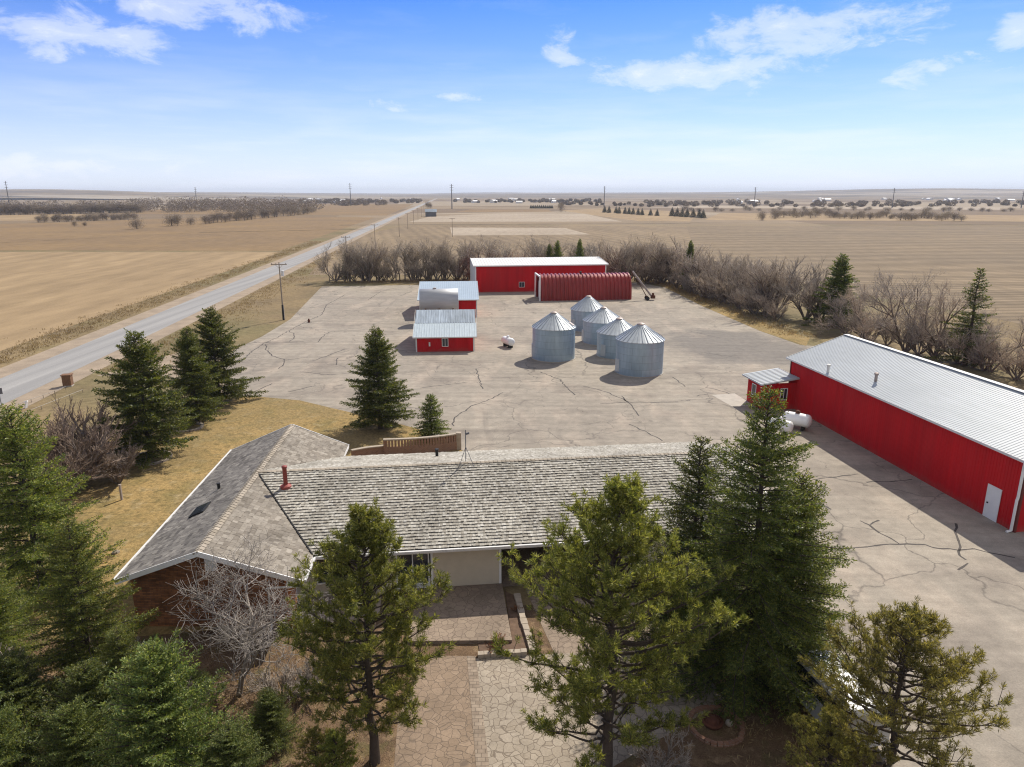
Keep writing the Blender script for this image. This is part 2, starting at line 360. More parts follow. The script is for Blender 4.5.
def leaf_mat(name, c0, c1, c2, trans=.3, patch=1.1):
    k = NT(name, .5, 0, .4)
    ri = k.n('ShaderNodeNewGeometry').outputs['Random Per Island']
    n1 = k.noise(patch, 3, k.obj())
    col = k.mix(k.ramp(n1, [(.36,0),(.66,1)]), c0, c1)
    col = k.mix(k.ramp(ri, [(.5,0),(1,.95)]), col, c2)
    oi = k.n('ShaderNodeObjectInfo').outputs['Random']
    hs = k.n('ShaderNodeHueSaturation'); k.put(hs.inputs['Color'], col)
    k.put(hs.inputs['Value'], k.math('ADD', k.math('MULTIPLY', oi, .5), .72)); k.put(hs.inputs['Hue'], k.math('ADD', k.math('MULTIPLY', oi, .016), .492))
    k.color(hs.outputs[0])
    t = k.n('ShaderNodeBsdfTranslucent'); k.put(t.inputs['Color'], k.mix(1.0, hs.outputs[0], (1.3,1.25,.7), 'MULTIPLY'))
    mx = k.n('ShaderNodeMixShader'); mx.inputs[0].default_value = trans
    out = k.nt.nodes['Material Output']
    k.nt.links.new(k.b.outputs[0], mx.inputs[1]); k.nt.links.new(t.outputs[0], mx.inputs[2]); k.nt.links.new(mx.outputs[0], out.inputs[0])
    return k.m
M['spruce'] = leaf_mat('spruce_needles', (.058,.085,.02), (.105,.135,.03), (.27,.275,.06), .42)
M['spruce_gold'] = leaf_mat('lush_needles', (.078,.115,.024), (.14,.165,.034), (.37,.36,.08), .42)
M['pine'] = leaf_mat('pine_needles', (.115,.145,.03), (.20,.215,.045), (.46,.44,.12), .45)
M['pine_gold'] = leaf_mat('yellowed_pine_needles', (.15,.155,.045), (.25,.225,.06), (.48,.41,.13), .45)
M['juniper'] = leaf_mat('juniper_needles', (.075,.115,.032), (.13,.17,.048), (.34,.35,.10), .4)
def twig_mat(name, c, v=.35):
    k = NT(name, .95, 0, .1)
    oi = k.n('ShaderNodeObjectInfo').outputs['Random']
    ri = k.n('ShaderNodeNewGeometry').outputs['Random Per Island']
    col = k.mix(1.0, c, k.ramp(ri, [(0,1-v),(1,1+v)]), 'MULTIPLY')
    hs = k.n('ShaderNodeHueSaturation'); k.put(hs.inputs['Color'], col); k.put(hs.inputs['Value'], k.math('ADD', k.math('MULTIPLY', oi, .45), .78))
    k.put(hs.inputs['Saturation'], k.math('ADD', k.math('MULTIPLY', oi, .4), .75))
    k.color(hs.outputs[0]); return k.m
M['twig'] = twig_mat('bare_twigs', (.41,.345,.275))
M['twig_red'] = twig_mat('reddish_twigs', (.43,.36,.29))
M['twig_pale'] = twig_mat('pale_twigs', (.36,.31,.26))
M['twig_dark'] = twig_mat('dark_twigs', (.25,.195,.155))
M['limb'] = plain('bare_bark', (.20,.16,.13), .95, 0, .3, 5)
M['limb_pale'] = plain('pale_bark', (.27,.23,.19), .95, 0, .3, 5)
M['dry'] = twig_mat('dry_red_stems', (.22,.10,.05))
M['far_brush'] = leaf_mat('far_brush', (.23,.18,.145), (.19,.15,.12), (.27,.215,.17), .15, .4)
M['far_conifer'] = leaf_mat('far_conifer', (.03,.04,.025), (.045,.055,.03), (.06,.07,.04), .02, .4)
M['dry_grass'] = leaf_mat('dry_grass', (.30,.215,.11), (.25,.175,.09), (.37,.28,.15), .25, .2)

# ------------------------------------------------------------------ plant generators (real needles and twigs, spread through the crown)
def unit(a): return a / (np.linalg.norm(a, axis=-1, keepdims=True) + 1e-9)
def blades(P, D, L, W, rng):
    n = len(P); side = unit(np.cross(D, rng.normal(size=(n,3))))*(W/2)[:,None]; D = D*L[:,None]
    V = np.empty((n,4,3)); V[:,0] = P; V[:,1] = P+D*.55+side; V[:,2] = P+D; V[:,3] = P+D*.55-side
    return V.reshape(-1,3), np.arange(n*4).reshape(n,4)
def sticks(segs, n=3):
    """segs: list of (p0,p1,r0,r1) -> thin prisms"""
    A = np.array([np.concatenate([s[0], s[1], [s[2], s[3]]]) for s in segs]); p0, p1, r0, r1 = A[:,:3], A[:,3:6], A[:,6], A[:,7]
    d = unit(p1-p0); ref = np.where(np.abs(d[:,2:3]) < .9, np.array([[0,0,1.]]), np.array([[1.,0,0]]))
    a = unit(np.cross(d, ref)); b = np.cross(d, a); m = len(A); V = np.empty((m, 2*n, 3))
    for k in range(n):
        t = 2*math.pi*k/n; o = a*math.cos(t)+b*math.sin(t)
        V[:,k] = p0+o*r0[:,None]; V[:,n+k] = p1+o*r1[:,None]
    base = (np.arange(m)*2*n)[:,None]
    F = np.concatenate([base+np.array([[k,(k+1)%n,n+(k+1)%n,n+k]]) for k in range(n)])
    return V.reshape(-1,3), F
def trunk_segs(h, r, rng, lean=.02, n=9, top=.06):
    P = [np.array([0,0,-.1])]
    for i in range(1, n+1):
        z = h*i/n; P.append(np.array([rng.normal()*lean*h*.15, rng.normal()*lean*h*.15, z]))
    rr = [r*(1-i/n)*(1-top)+r*top for i in range(n+1)]; rr[0] *= 1.25
    return [(P[i], P[i+1], rr[i], rr[i+1]) for i in range(n)], P

def spruce(name, h, Rr, seed, mat, dens=1.0, zb=.06, step=.30, bl=.13, bw=.034, droop=.22, up0=-8, up1=45, prof=.85, gap=.0, topfull=0):
    rng = np.random.default_rng(seed); segs, _ = trunk_segs(h, h*.017+.03, rng)
    BP, BD, BL = [], [], []
    z = h*zb
    while z < h*.985:
        f = 1-z/h; nb = rng.integers(5, 8) if f > .12 else 4; az0 = rng.uniform(0, 6.28)
        for i in range(nb):
            if rng.uniform() < gap: continue
            az = az0+6.283*i/nb+rng.normal()*.22
            L = Rr*(f**prof)*rng.uniform(.62, 1.18)*(1+.14*math.sin(az*2+seed)+.10*math.sin(z*1.7+az+seed))+.14
            if rng.uniform() < .08: L *= .6
            el = R(up0+(up1-up0)*(1-f)**1.4+rng.normal()*5); n = max(4, int(L/.11))
            t = np.linspace(.06, 1, n); bend = droop*L*(-1.25*t**2+.95*t**3)*(f**.3)
            wob = np.cumsum(rng.normal(size=n))*.012*L
            px = L*t*math.cos(el); C = np.stack([px*math.cos(az)-wob*math.sin(az), px*math.sin(az)+wob*math.cos(az), z+rng.normal()*.04+L*t*math.sin(el)+bend], 1)
            for q in range(0, n-1, max(1, n//4)):
                e = min(n-1, q+max(1, n//4)); segs.append((C[q], C[e], .022*(1-t[q])+.006+.004*L, .022*(1-t[e])+.005))
            T = unit(np.gradient(C, axis=0)); S_ = unit(np.cross(T, np.array([0,0,1.])))
            for sgn in (-1, 1, 0):
                tl = (.16+.36*L*(1-t)**.8*.8) if sgn else np.full(n, .16)
                tl = np.minimum(tl, .75)*rng.uniform(.7, 1.15, n)
                ok = t > (.16 if sgn else .1)
                D = unit(T*.62+S_*sgn*.85+np.array([0,0,-.16])+rng.normal(size=(n,3))*.13)
                for cp, cd, cl in zip(C[ok], D[ok], tl[ok]):
                    m = max(2, int(cl/.05*dens)); u = rng.uniform(.0, 1, m)[:,None]
                    BP.append(cp+cd*cl*u); BD.append(cd*.8+rng.normal(size=(m,3))*.5+np.array([0,0,.08])); BL.append(np.full(m, bl)*rng.uniform(.7, 1.25, m))
        z += step*rng.uniform(.75, 1.25)*(.65+.35*f)
    P = np.concatenate(BP); D = unit(np.concatenate(BD)); L = np.concatenate(BL)
    V, F = blades(P, D, L, np.full(len(P), bw)*rng.uniform(.7, 1.3, len(P)), rng)
    tv, tf = sticks(segs, 6); kz = h/V[:,2].max(); V = V*kz; tv = tv*kz
    return dict(trunk=np_mesh(name+'_trunk', tv, tf, M['bark']), crown=np_mesh(name+'_crown', V, F, mat), h=h)

def pine(name, h, Rr, seed, mat, zb=.2, nb=85, tuft=26, nl=.2, nw=.02, lean=.05):
    rng = np.random.default_rng(seed); segs, TP = trunk_segs(h, h*.016+.04, rng, lean)
    P_, D_ = [], []
    for i in range(nb):
        f = zb+(1-zb)*((i+rng.uniform())/nb)**.9; zz = f*h
        j = min(8, int(f*9)); w = f*9-j; base = TP[j]*(1-w)+TP[j+1]*w
        az = i*2.4+rng.normal()*.35
        env = min(1, (1-f)*1.75+.10)*min(1, .72+.9*(f-zb))
        L = Rr*env*rng.uniform(.5, 1.15); el = R(rng.normal(14, 8)+22*f)
        n = 9; t = np.linspace(0, 1, n); rise = L*(.05*t+.24*t**2.2)-.12*L*t*(1-f)
        wob = np.cumsum(rng.normal(size=n))*.035*L
        px = L*t*math.cos(el)
        C = base+np.stack([px*math.cos(az)-wob*math.sin(az), px*math.sin(az)+wob*math.cos(az), L*t*math.sin(el)*.6+rise], 1)
        for q in range(n-1): segs.append((C[q], C[q+1], (.018+.011*L)*(1-t[q])+.007, (.018+.011*L)*(1-t[q+1])+.006))
        T = unit(np.gradient(C, axis=0)); ns = int(4+L*5.2)
        for s_ in range(ns):
            u = rng.uniform(.28, 1)**.8; q = min(n-2, int(u*(n-1))); w = u*(n-1)-q; b = C[q]*(1-w)+C[q+1]*w
            sd = rng.normal(size=3); sd[2] = abs(sd[2])*.7+.1
            d = unit(T[q]*.8+unit(sd)*.95); sl = rng.uniform(.25, .75)*(.45+.55*min(1, L/2))
            e = b+d*sl+np.array([0,0,.1*sl]); segs.append((b, e, .011, .007))
            for w2 in (1.0, .62):
                if w2 < 1 and rng.uniform() < .35: continue
                P_.append(b+(e-b)*w2+rng.normal(size=3)*.03); D_.append(unit(d+np.array([0,0,.35])+rng.normal(size=3)*.2))
        P_.append(C[-1]); D_.append(unit(T[-1]+np.array([0,0,.3])))
    P_ = np.array(P_); D_ = np.array(D_); m = len(P_)
    P = np.repeat(P_, tuft, 0); D = np.repeat(D_, tuft, 0)
    D = unit(D*.75+unit(rng.normal(size=D.shape))*rng.uniform(.55, 1.15, (len(D),1)))
    P = P-np.repeat(D_, tuft, 0)*rng.uniform(0, .16, (len(D),1))
    V, F = blades(P, D, nl*rng.uniform(.7, 1.2, len(P)), np.full(len(P), nw), rng)
    tv, tf = sticks(segs, 6); kz = h/V[:,2].max(); V = V*kz; tv = tv*kz
    return dict(trunk=np_mesh(name+'_trunk', tv, tf, M['bark']), crown=np_mesh(name+'_crown', V, F, mat), h=h)

def bare(name, h, seed, mat, limb, stems=1, depth=4, spread=36, kids=(4,6), tw=.011, flare=.5, ratio=.62, low=.25):
    rng = np.random.default_rng(seed); big, small = [], []
    def grow(p, d, L, r, lv):
        n = 3; pts = [p]
        for i in range(n):
            d = unit(d+rng.normal(size=3)*.13+np.array([0,0,.05])); pts.append(pts[-1]+d*L/n)
        rr = [max(r*(1-.55*i/n), tw*.8) for i in range(n+1)]
        for i in range(n): (big if lv >= depth-1 else small).append((pts[i], pts[i+1], rr[i], rr[i+1]))
        if lv == 0: return
        for c in range(rng.integers(*kids)):
            u = rng.uniform(low if lv == depth else .2, 1); q = min(n-1, int(u*n)); b = pts[q]+(pts[q+1]-pts[q])*(u*n-q)
            s = rng.normal(size=3); s = unit(s-d*np.dot(s, d)); ang = R(rng.normal(spread, 9))
            nd = unit(d*math.cos(ang)+s*math.sin(ang)+np.array([0,0,.12]))
            grow(b, nd, L*ratio*rng.uniform(.75, 1.15), max(r*.5, tw), lv-1)
    for s in range(stems):
        a = 6.28*s/stems+rng.normal()*.4; d = unit(np.array([math.cos(a)*flare, math.sin(a)*flare, 1.0])) if stems > 1 else np.array([0,0,1.])
        base = np.array([math.cos(a), math.sin(a), 0])*(.04 if stems > 1 else 0)+np.array([0,0,-.1])
        grow(base, d, h*.52*rng.uniform(.8, 1.1), h*.012+.02, depth)
    bv, bf = sticks(big, 5); sv, sf = sticks(small, 3)
    k = h/max(sv[:,2].max(), bv[:,2].max())
    return dict(trunk=np_mesh(name+'_trunk', bv*k, bf, limb), crown=np_mesh(name+'_crown', sv*k, sf, mat), h=h)

def blob(name, h, w, seed, mat, n=2600, bl=.36, cone=False):
    rng = np.random.default_rng(seed); d = unit(rng.normal(size=(n,3))); r = rng.uniform(.35, 1, n)[:,None]**.5
    if cone:
        z = h*(1-np.sqrt(rng.uniform(0, 1, n))); a_ = rng.uniform(0, 6.28, n); q = (1-z/h)**.75*w/2*np.sqrt(rng.uniform(0, 1, n))+rng.normal(size=n)*.12
        P = np.stack([q*np.cos(a_), q*np.sin(a_), z], 1)
    else:
        k_ = 9; cc = unit(rng.normal(size=(k_,3)))*rng.uniform(.2, .95, (k_,1))*np.array([w*.36, w*.36, h*.34])+np.array([0,0,h*.48])
        P = cc[rng.integers(0, k_, n)]+rng.normal(size=(n,3))*np.array([w*.14, w*.14, h*.15])
    P[:,2] = np.clip(P[:,2], .05, h)
    V, F = blades(P, unit(d*.6+np.array([0,0,.5])+rng.normal(size=(n,3))*.5), bl*rng.uniform(.6,1.3,n), np.full(n, bl*.4), rng)
    # stem
    sv, sf = sticks([(np.array([0,0,-.3]), np.array([0,0,h*.6]), w*.03, w*.015)], 5)
    return np_mesh(name, np.concatenate([V, sv]), np.concatenate([F, sf+len(V)]), mat)

def put_tree(pr, name, label, cat, x, y, h, rz=None, group=None, sx=1.0, z=0.0):
    t = thing(name, label, cat, (x, y, z), random.uniform(0, 6.28) if rz is None else rz, group)
    k = h/pr['h']; t.scale = (k*sx, k*sx, k)
    link('trunk', pr['trunk'], t); link('crown', pr['crown'], t); return t

# ------------------------------------------------------------------ the setting
def sheet(name, pts, z, mat, kind='structure'):
    mb = MB(); mb.poly([(p[0], p[1], z) for p in pts]); o = mb.build(name, mat)
    if o.data.polygons[0].normal.z < 0: o.data.flip_normals()
    return tag(o, kind=kind)
def px(pts): return [G(*p) for p in pts]
g = MB(); g.poly([(-13000,-60,0),(13000,-60,0),(13000,12500,0),(-13000,12500,0)]); tag(g.build('ground', M['ground']), kind='structure')

RX = lambda y: -53.2-.0893*(y-66.7)                     # centre line of the county road
def strip(y0, y1, a, b, n=40):
    ys = [y0+(y1-y0)*(i/n)**2.2 for i in range(n+1)]
    return [(RX(y)+a, y) for y in ys]+[(RX(y)+b, y) for y in reversed(ys)]
sheet('field', [(RX(-50)-12,-50)]+[(RX(255)-12,255)]+[(-420,262),(-1200,250),(-1200,-50)], .010, M['hay'])
sheet('field', [(RX(262)-14,262),(RX(640)-16,640),(-250,700),(-330,520),(-480,420),(-1200,400),(-1200,258),(-420,268)], .012, M['brown_field'])
sheet('field', [(RX(640)-16,700),(RX(1500)-20,1500),(-600,1500),(-420,760)], .03, M['brown_field'])
sheet('field', px([(400,262),(640,262),(700,262),(700,223.5),(345+55,224.5),(372,240)])[:0] or [(-52,182),(30,182),(48,178),(112,466),(-70,470),(-78,330)], .010, M['row_field'])
sheet('field', [(48,178),(64,172),(80,120),(86,60),(110,-40),(900,-40),(1500,440),(112,466)], .012, M['stubble'])
sheet('field', px([(408,222),(432,216.2),(500,213.6),(585,213.8),(622,221.5)]), .03, M['pale_field'])
sheet('field', px([(452,235.5),(450,227.5),(565,228),(590,234.5)]), .02, M['pale_field'])
sheet('field', px([(560,210.5),(600,208.5),(700,212),(690,221.5),(640,221.3)]), .034, M['hay'])
sheet('field', px([(455,212),(470,209.5),(548,209.5),(552,211.8)]), .034, M['brown_field'])
sheet('field', px([(0,221),(0,215),(90,214),(120,219)]), .03, M['hay'])
sheet('field', px([(705,220),(720,213),(1100,216),(1100,222)]), .036, M['hay'])
sheet('field', px([(640,207.5),(700,205.5),(1000,207),(1000,210)]), .05, M['pale_field'])
sheet('road_shoulder', strip(-40, 3200, -6.2, 6.0), .020, M['gravel'])
sheet('road', strip(-40, 3400, -3.2, 3.2), .034, M['road'])
lot = px([(322,286.5),(470,284),(640,283),(668,288),(702,306),(760,331),(800,345)])+[Vector((46,93,0)),Vector((47,60,0)),Vector((62,10,0)),Vector((14.5,10,0))]+\
      px([(905,800),(872,742),(846,700),(825,655),(790,600)])+[Vector((15.5,34,0)),Vector((14,47,0))]+\
      px([(470,455),(446,441),(420,429.5),(380,419),(342,410.5),(300,400.5),(262,397),(236,396.5),(222,372),(222,357),(240,347),(262,336.5),(290,319.5)])
sheet('yard', lot, .006, M['lot'])
sheet('lawn', px([(236,396.5),(262,397),(300,400.5),(342,410.5),(380,419),(420,429.5),(446,441),(470,456)])+[Vector((-10,38,0)),Vector((-16,26,0))]+
      px([(40,640),(10,560),(20,500),(75,448),(140,424),(195,402)]), .014, M['lawn'])
sheet('mulch_bed', [Vector((-34,12,0)),Vector((14,12,0))]+px([(890,780),(868,742),(843,700),(822,655),(790,600)])+[Vector((15,33.6,0)),Vector((-12,29.8,0)),Vector((-20.5,28.5,0))]+px([(55,640),(0,625)])+[Vector((-34,26,0))], .018, M['mulch'])
sheet('side_drive', px([(96,376),(180,352),(225,357),(222,372),(236,396.5),(205,393),(160,375)]), .010, M['gravel'])
sheet('verge', px([(660,285),(672,283),(712,302),(770,326),(810,338),(806,346),(760,331),(702,306),(668,289)]), .015, M['lawn'])

# ditch grass along the road and lot edge, loose tufts
def tufts(name, pts, L, W, mat, seed):
    rng = np.random.default_rng(seed); P = np.array(pts); n = 7; P = np.repeat(P, n, 0)+rng.normal(size=(len(P)*n,3))*np.array([.3,.3,0])
    P[:,2] = 0
    V, F = blades(P, unit(rng.normal(size=P.shape)*.5+np.array([0,0,1])), L*rng.uniform(.5,1.4,len(P)), np.full(len(P), W), rng)
    return tag(link(name, np_mesh(name, V, F, mat)), 'dry grass tufts growing in the roadside ditch and lot edges', 'grass', kind='stuff')
pts = []
for i in range(2600):
    y = 55+260*random.random()**1.6; pts.append((RX(y)-7.0-abs(random.gauss(2.6,1.9)), y, 0))
for i in range(1100):
    y = 80+180*random.random()**1.5; pts.append((RX(y)+6.6+abs(random.gauss(2.2,2.2)), y, 0))
for i in range(1700):
    a, b = random.choice([(G(335,284),G(470,281)),(G(640,281),G(672,286)),(G(672,286),G(712,303)),(G(712,303),G(810,340))]); p = a.lerp(b, random.random())
    pts.append((p.x+random.gauss(0,1.2), p.y+2+random.gauss(0,1.2), 0))
tufts('dry_grass', pts, .32, .07, M['dry_grass'], 3)

# tar-sealed cracks in the yard, followed from the photograph
cr = MB()
CR = [[(243,360),(249,354),(262,344.5),(278.6,336.7),(288.4,331),(307,321),(321.7,315),(326.5,305),(345,294.7)],
 [(288.4,331),(294,334),(294.4,338.6),(289.4,341.6)],[(246,344),(258,342),(272.8,343.5),(304,341.6)],[(266,344.5),(267,351),(272.8,356),(284.5,360),(283.5,365),(278.6,369)],
 [(284.5,360),(308,357.5)],[(318,342),(324,335),(331,331.8),(364.7,329.8)],[(251,393),(272,383.6)],[(288,392),(312,386.5)],[(313,361),(345,349)],[(336,365),(338,358)],
 [(672,377),(678,381),(685,386.6)],[(705.5,387.6),(718,390),(734.8,395.4)],[(600,404),(628,402),(650,402.5),(678,402)],[(621.5,396),(628,402),(633,408),(639,416)],[(629,424),(645,431),(662.5,441)],
 [(696,396),(708,394)],[(453,426),(454.7,417.6),(471,406),(486,401),(503,392.7)],[(476,369),(478,377),(483,389)],[(584,386),(606,392),(629,402)],[(300,372),(330,375),(352,373)],
 [(814,479.4),(836,477),(858,474)],[(865.7,482),(890,482),(912,479.4)],[(837,549.5),(866,546),(899,544.4),(925,544.9),(940,548),(958.5,550.3),(974,549),(1015,557.8)],
 [(860.5,520.6),(870.9,525),(880,533),(899,543.8)],[(870.9,525),(879,520.4)],[(957,523.7),(956,531.5),(959.8,541.8),(958.5,552),(966,560)],[(967,563),(958,570)],[(818,502),(831,509.5)],
 [(368,300),(380,292),(395,288)],[(400,296),(412,291)],[(420,388),(470,382)],[(540,372),(560,380),(575,395)],[(690,331),(720,338)],[(660,310),(690,306)],[(700,352),(740,358)]]
for c in CR:
    P = [G(*q) for q in c]; Q = []
    for i in range(len(P)-1):
        m = max(2, int((P[i+1]-P[i]).length/.5)); d = (P[i+1]-P[i]).normalized(); s = Vector((-d.y, d.x, 0))
        Q += [P[i].lerp(P[i+1], j/m)+s*random.gauss(0,.07) for j in range(m)]
    Q.append(P[-1])
    for i in range(len(Q)-1):
        d = (Q[i+1]-Q[i]).normalized(); s = Vector((-d.y, d.x, 0)); w0 = .035+.05*random.random(); w1 = .035+.05*random.random()
        Z = Vector((0,0,.0105)); cr.poly([Q[i]-s*w0+Z, Q[i+1]-s*w1+Z, Q[i+1]+s*w1+Z, Q[i]+s*w0+Z])
cr.build('yard_crack_seal', M['crack'])['kind'] = 'structure'

# rolling hills round the horizon
rng = np.random.default_rng(5)
hv, hf = [], []
NX, NY = 160, 26
ph = rng.uniform(0, 6.28, 24); fr = rng.uniform(.0004, .0026, 24)
for j in range(NY):
    y = 2600+9000*(j/(NY-1))**1.2
    for i in range(NX):
        x = (-1+2*i/(NX-1))*(y*.95+600)
        n_ = sum(math.sin(x*fr[q]+ph[q]+y*fr[(q+5)%24]*.7) for q in range(24))/6.5
        az = x/y
        base = 40*(j/(NY-1))**.8+18*n_*(j/(NY-1))**.6-4
        base += 42*math.exp(-((az+.66)/.22)**2)*math.exp(-((y-4300)/1500)**2)+40*math.exp(-((az-.62)/.3)**2)*math.exp(-((y-6200)/1800)**2)
        hv.append((x, y, base-2))
for j in range(NY-1):
    for i in range(NX-1):
        a = j*NX+i; hf.append((a, a+1, a+NX+1, a+NX))
h_ = MB(); h_.v, h_.f = hv, hf
k = NT('hill_grass', .95, 0, .1)  # dry slopes with dark draws
col = k.mix(k.ramp(k.noise(.0016, 6, k.map(k.pos(), (1,2.5,1))), [(.35,0),(.65,1)]), (.29,.225,.15), (.19,.15,.11))
col = k.mix(k.ramp(k.noise(.004, 6, k.map(k.pos(), (.6,2.2,1))), [(.47,0),(.53,1)]), col, (.115,.10,.08))
k.color(k.mix(k.ramp(k.vor(.0022, 'F1', k.map(k.pos(), (.5,1.6,1), R(-6)), 'Color'), [(.62,0),(.7,.6)]), col, (.40,.35,.27)))
tag(h_.build('hills', k.m, smooth=True), kind='structure')

# ------------------------------------------------------------------ the ranch house
HA = 6.8
J = G(257, 472, 4.6)
HF = frame(J.x, J.y, HA); HFi = HF.inverted()
house = thing('ranch_house', 'low brick and cream ranch house with long weathered shake roof and gabled wing', 'house', (J.x, J.y, 0), R(HA))
RZ, EZ, HD, WX, WN, WF, EL = 4.6, 2.75, 6.85, 4.0, -9.15, 8.75, 28.8
def shingles(mb, pts, o, u, exposure, wid, thick, seed, deck):
    rs = random.Random(seed); o, u = Vector(o), Vector(u).normalized()
    P = [Vector(p) for p in pts]; n = (P[1]-P[0]).cross(P[2]-P[1]).normalized()
    if n.z < 0: n = -n
    v = n.cross(u).normalized()
    if v.z < 0: v = -v
    Q = [((p-o).dot(u), (p-o).dot(v)) for p in P]; b1 = max(q[1] for q in Q); b0 = min(q[1] for q in Q); b = b0
    deck.poly([p-n*.02 for p in P])
    while b < b1-.02:
        mid = b+exposure*.5; xs = []
        for i in range(len(Q)):
            (a0, c0), (a1, c1) = Q[i], Q[(i+1) % len(Q)]
            if (c0-mid)*(c1-mid) < 0: xs.append(a0+(a1-a0)*(mid-c0)/(c1-c0))
        if len(xs) >= 2:
            x, xe = min(xs), max(xs); x0 = x
            x -= rs.uniform(0, wid*.5)
            while x < xe:
                w = wid*rs.uniform(.55, 1.45); a, c = max(x, x0), min(x+w*.965, xe)
                if c-a > .02:
                    t = thick*rs.uniform(.7, 1.5); db = rs.uniform(-.018, .018)
                    lo = o+v*(b+db); hi = o+v*min(b+exposure*1.12, b1)
                    A, B = lo+u*a, lo+u*c; C, D = hi+u*c, hi+u*a
                    q = t-min(.02, t*.6); mb.add([A+n*t, B+n*t, C+n*.004, D+n*.004, A+n*q, B+n*q, C-n*.008, D-n*.008], [(0,1,2,3),(4,5,1,0),(5,6,2,1),(4,0,3,7),(7,6,5,4)])
                x += w
        b += exposure
    return mb
sh, dk = MB(), MB()
sv = lambda x, y, z: (lambda q: (q.x, q.y, z))(HFi @ G(x, y, z))
aN, LN, RN, aF, LF, RF = sv(197,553,RZ), sv(131,580,EZ), sv(301,581,EZ), sv(286,425,RZ), sv(222,450,EZ), sv(352,445,EZ)
rd = (Vector((0,0,RZ))-Vector(aN)).normalized(); pn = Vector((rd.y,-rd.x,0)); oA = Vector(aN)
along_ = lambda p: (Vector(p)-oA).dot(rd); off_ = lambda p: (Vector(p)-oA).dot(pn)
pt_ = lambda a, o, z: tuple(Vector((oA.x,oA.y,z))+rd*a+pn*o)
oL = (off_(LN)+off_(LF))/2
aF = pt_(along_(aF), 0, RZ); LN, LF = pt_(along_(LN), oL, EZ), pt_(along_(LF), oL, EZ)
RN = pt_(along_(RN), off_((WX,-HD,EZ)), EZ); RF = pt_(along_(RF), off_((WX,HD,EZ)), EZ)
shingles(sh, [(0,0,RZ),(WX,-HD,EZ),(EL,-HD,EZ),(EL,0,RZ)], (0,-HD,EZ), (1,0,0), .235, .13, .046, 1, dk)
shingles(sh, [(0,0,RZ),(EL,0,RZ),(EL,HD,EZ),(WX,HD,EZ)], (0,HD,EZ), (1,0,0), .235, .13, .045, 2, dk)
roof_main = sh.build('roof', M['shake'], house)
wg = MB()
shingles(wg, [aN,RN,(WX,-HD,EZ),(0,0,RZ)], RN, Vector((WX,-HD,EZ))-Vector(RN), .25, .30, .026, 3, dk)
wg2 = MB(); shingles(wg2, [(0,0,RZ),(WX,HD,EZ),RF,aF], (WX,HD,EZ), Vector(RF)-Vector((WX,HD,EZ)), .25, .30, .026, 4, dk)
roof_wing = wg.build('roof', M['wing_shingle'], house)
tag(roof_wing, 'tan brown shingle roof slope of the gabled wing facing the shake roof')
tag(wg2.build('roof', M['wing_shingle'], house), 'far right slope of the gabled wing roof')
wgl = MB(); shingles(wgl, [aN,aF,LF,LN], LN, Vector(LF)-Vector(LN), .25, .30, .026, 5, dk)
tag(wgl.build('roof', M['grey_shingle'], house), 'shade-darkened grey shingle roof slope of the gabled wing facing the lawn')
dk.build('roof_deck', M['deck'], house)
cp = MB()
def caps(p0, p1, w, step):
    p0, p1 = Vector(p0), Vector(p1); d = (p1-p0).normalized(); L = (p1-p0).length; s = d.cross(Vector((0,0,1))).normalized(); x = 0
    while x < L:
        for sg in (-1, 1):
            a, b = p0+d*x, p0+d*min(L, x+step*1.1); dn = Vector((0,0,-.45*w)) if abs(d.y) > .5 else Vector((0,0,-.27*w))
            Z0, Z1 = Vector((0,0,.07)), Vector((0,0,.045))
            cp.add([a+Z0, b+Z1, b+Z1+s*sg*w+dn, a+Z0+s*sg*w+dn, a, a+s*sg*w+dn-Z1*.3], [(0,1,2,3) if sg < 0 else (3,2,1,0), (0,3,5,4)])
        x += step
caps(aN, (0,0,RZ), .2, .28); caps((0,0,RZ), aF, .2, .28); caps((.1,0,RZ+.01), (EL,0,RZ+.01), .16, .25)
cp.build('ridge_cap', M['cap'], house)
fl = MB(); fl.tube([(.15,-.25,RZ-.03),(WX,-HD,EZ+.04)], .05, 6); fl.build('valley_flashing', M['dark'], house)
tr = MB()                                                # white fascia and rake boards
V3 = Vector; dz = V3((0,0,-.09))
for p_, q_ in ((LN,aN),(RN,aN),(LF,aF),(RF,aF)): tr.bar(V3(p_)+dz, V3(q_)+V3((0,0,-.05)), .05, .24)
for p_, q_ in ((LN,LF),(RN,(WX,-HD,EZ)),((WX,HD,EZ),RF)): tr.bar(V3(p_)+dz, V3(q_)+dz, .05, .2)
tr.bar((WX+.08,-HD-.04,EZ-.12), (EL+.05,-HD-.04,EZ-.12), .04, .2); tr.bar((WX+.08,HD+.04,EZ-.12), (EL+.05,HD+.04,EZ-.12), .04, .2)
tr.bar((EL+.04,-HD,EZ-.1), (EL+.04,0,RZ-.08), .05, .24); tr.bar((EL+.04,HD,EZ-.1), (EL+.04,0,RZ-.08), .05, .24)
tr.box(RN[0]-.75,RN[1]-.02,EZ-.30,RN[0]+.0,RN[1]+.3,EZ-.17)      # boxed eave return
tr.build('fascia', M['white'], house)
gt = MB(); gt.bar((WX+.2,-HD-.12,EZ-.06), (EL,-HD-.12,EZ-.06), .12, .11); gt.bar(V3(RN)+V3((.12,.05,-.03)), (WX+.12,-HD-.2,EZ-.03), .1, .1); gt.bar(V3(LN)+V3((-.1,.05,-.03)), V3(LF)+V3((-.1,0,-.03)), .1, .1)
gt.build('gutter', M['offwhite'], house)
so = MB(); so.box(3.6,-HD+.02,EZ-.16,EL-.1,-6.2,EZ-.12); so.build('soffit', M['offwhite'], house)
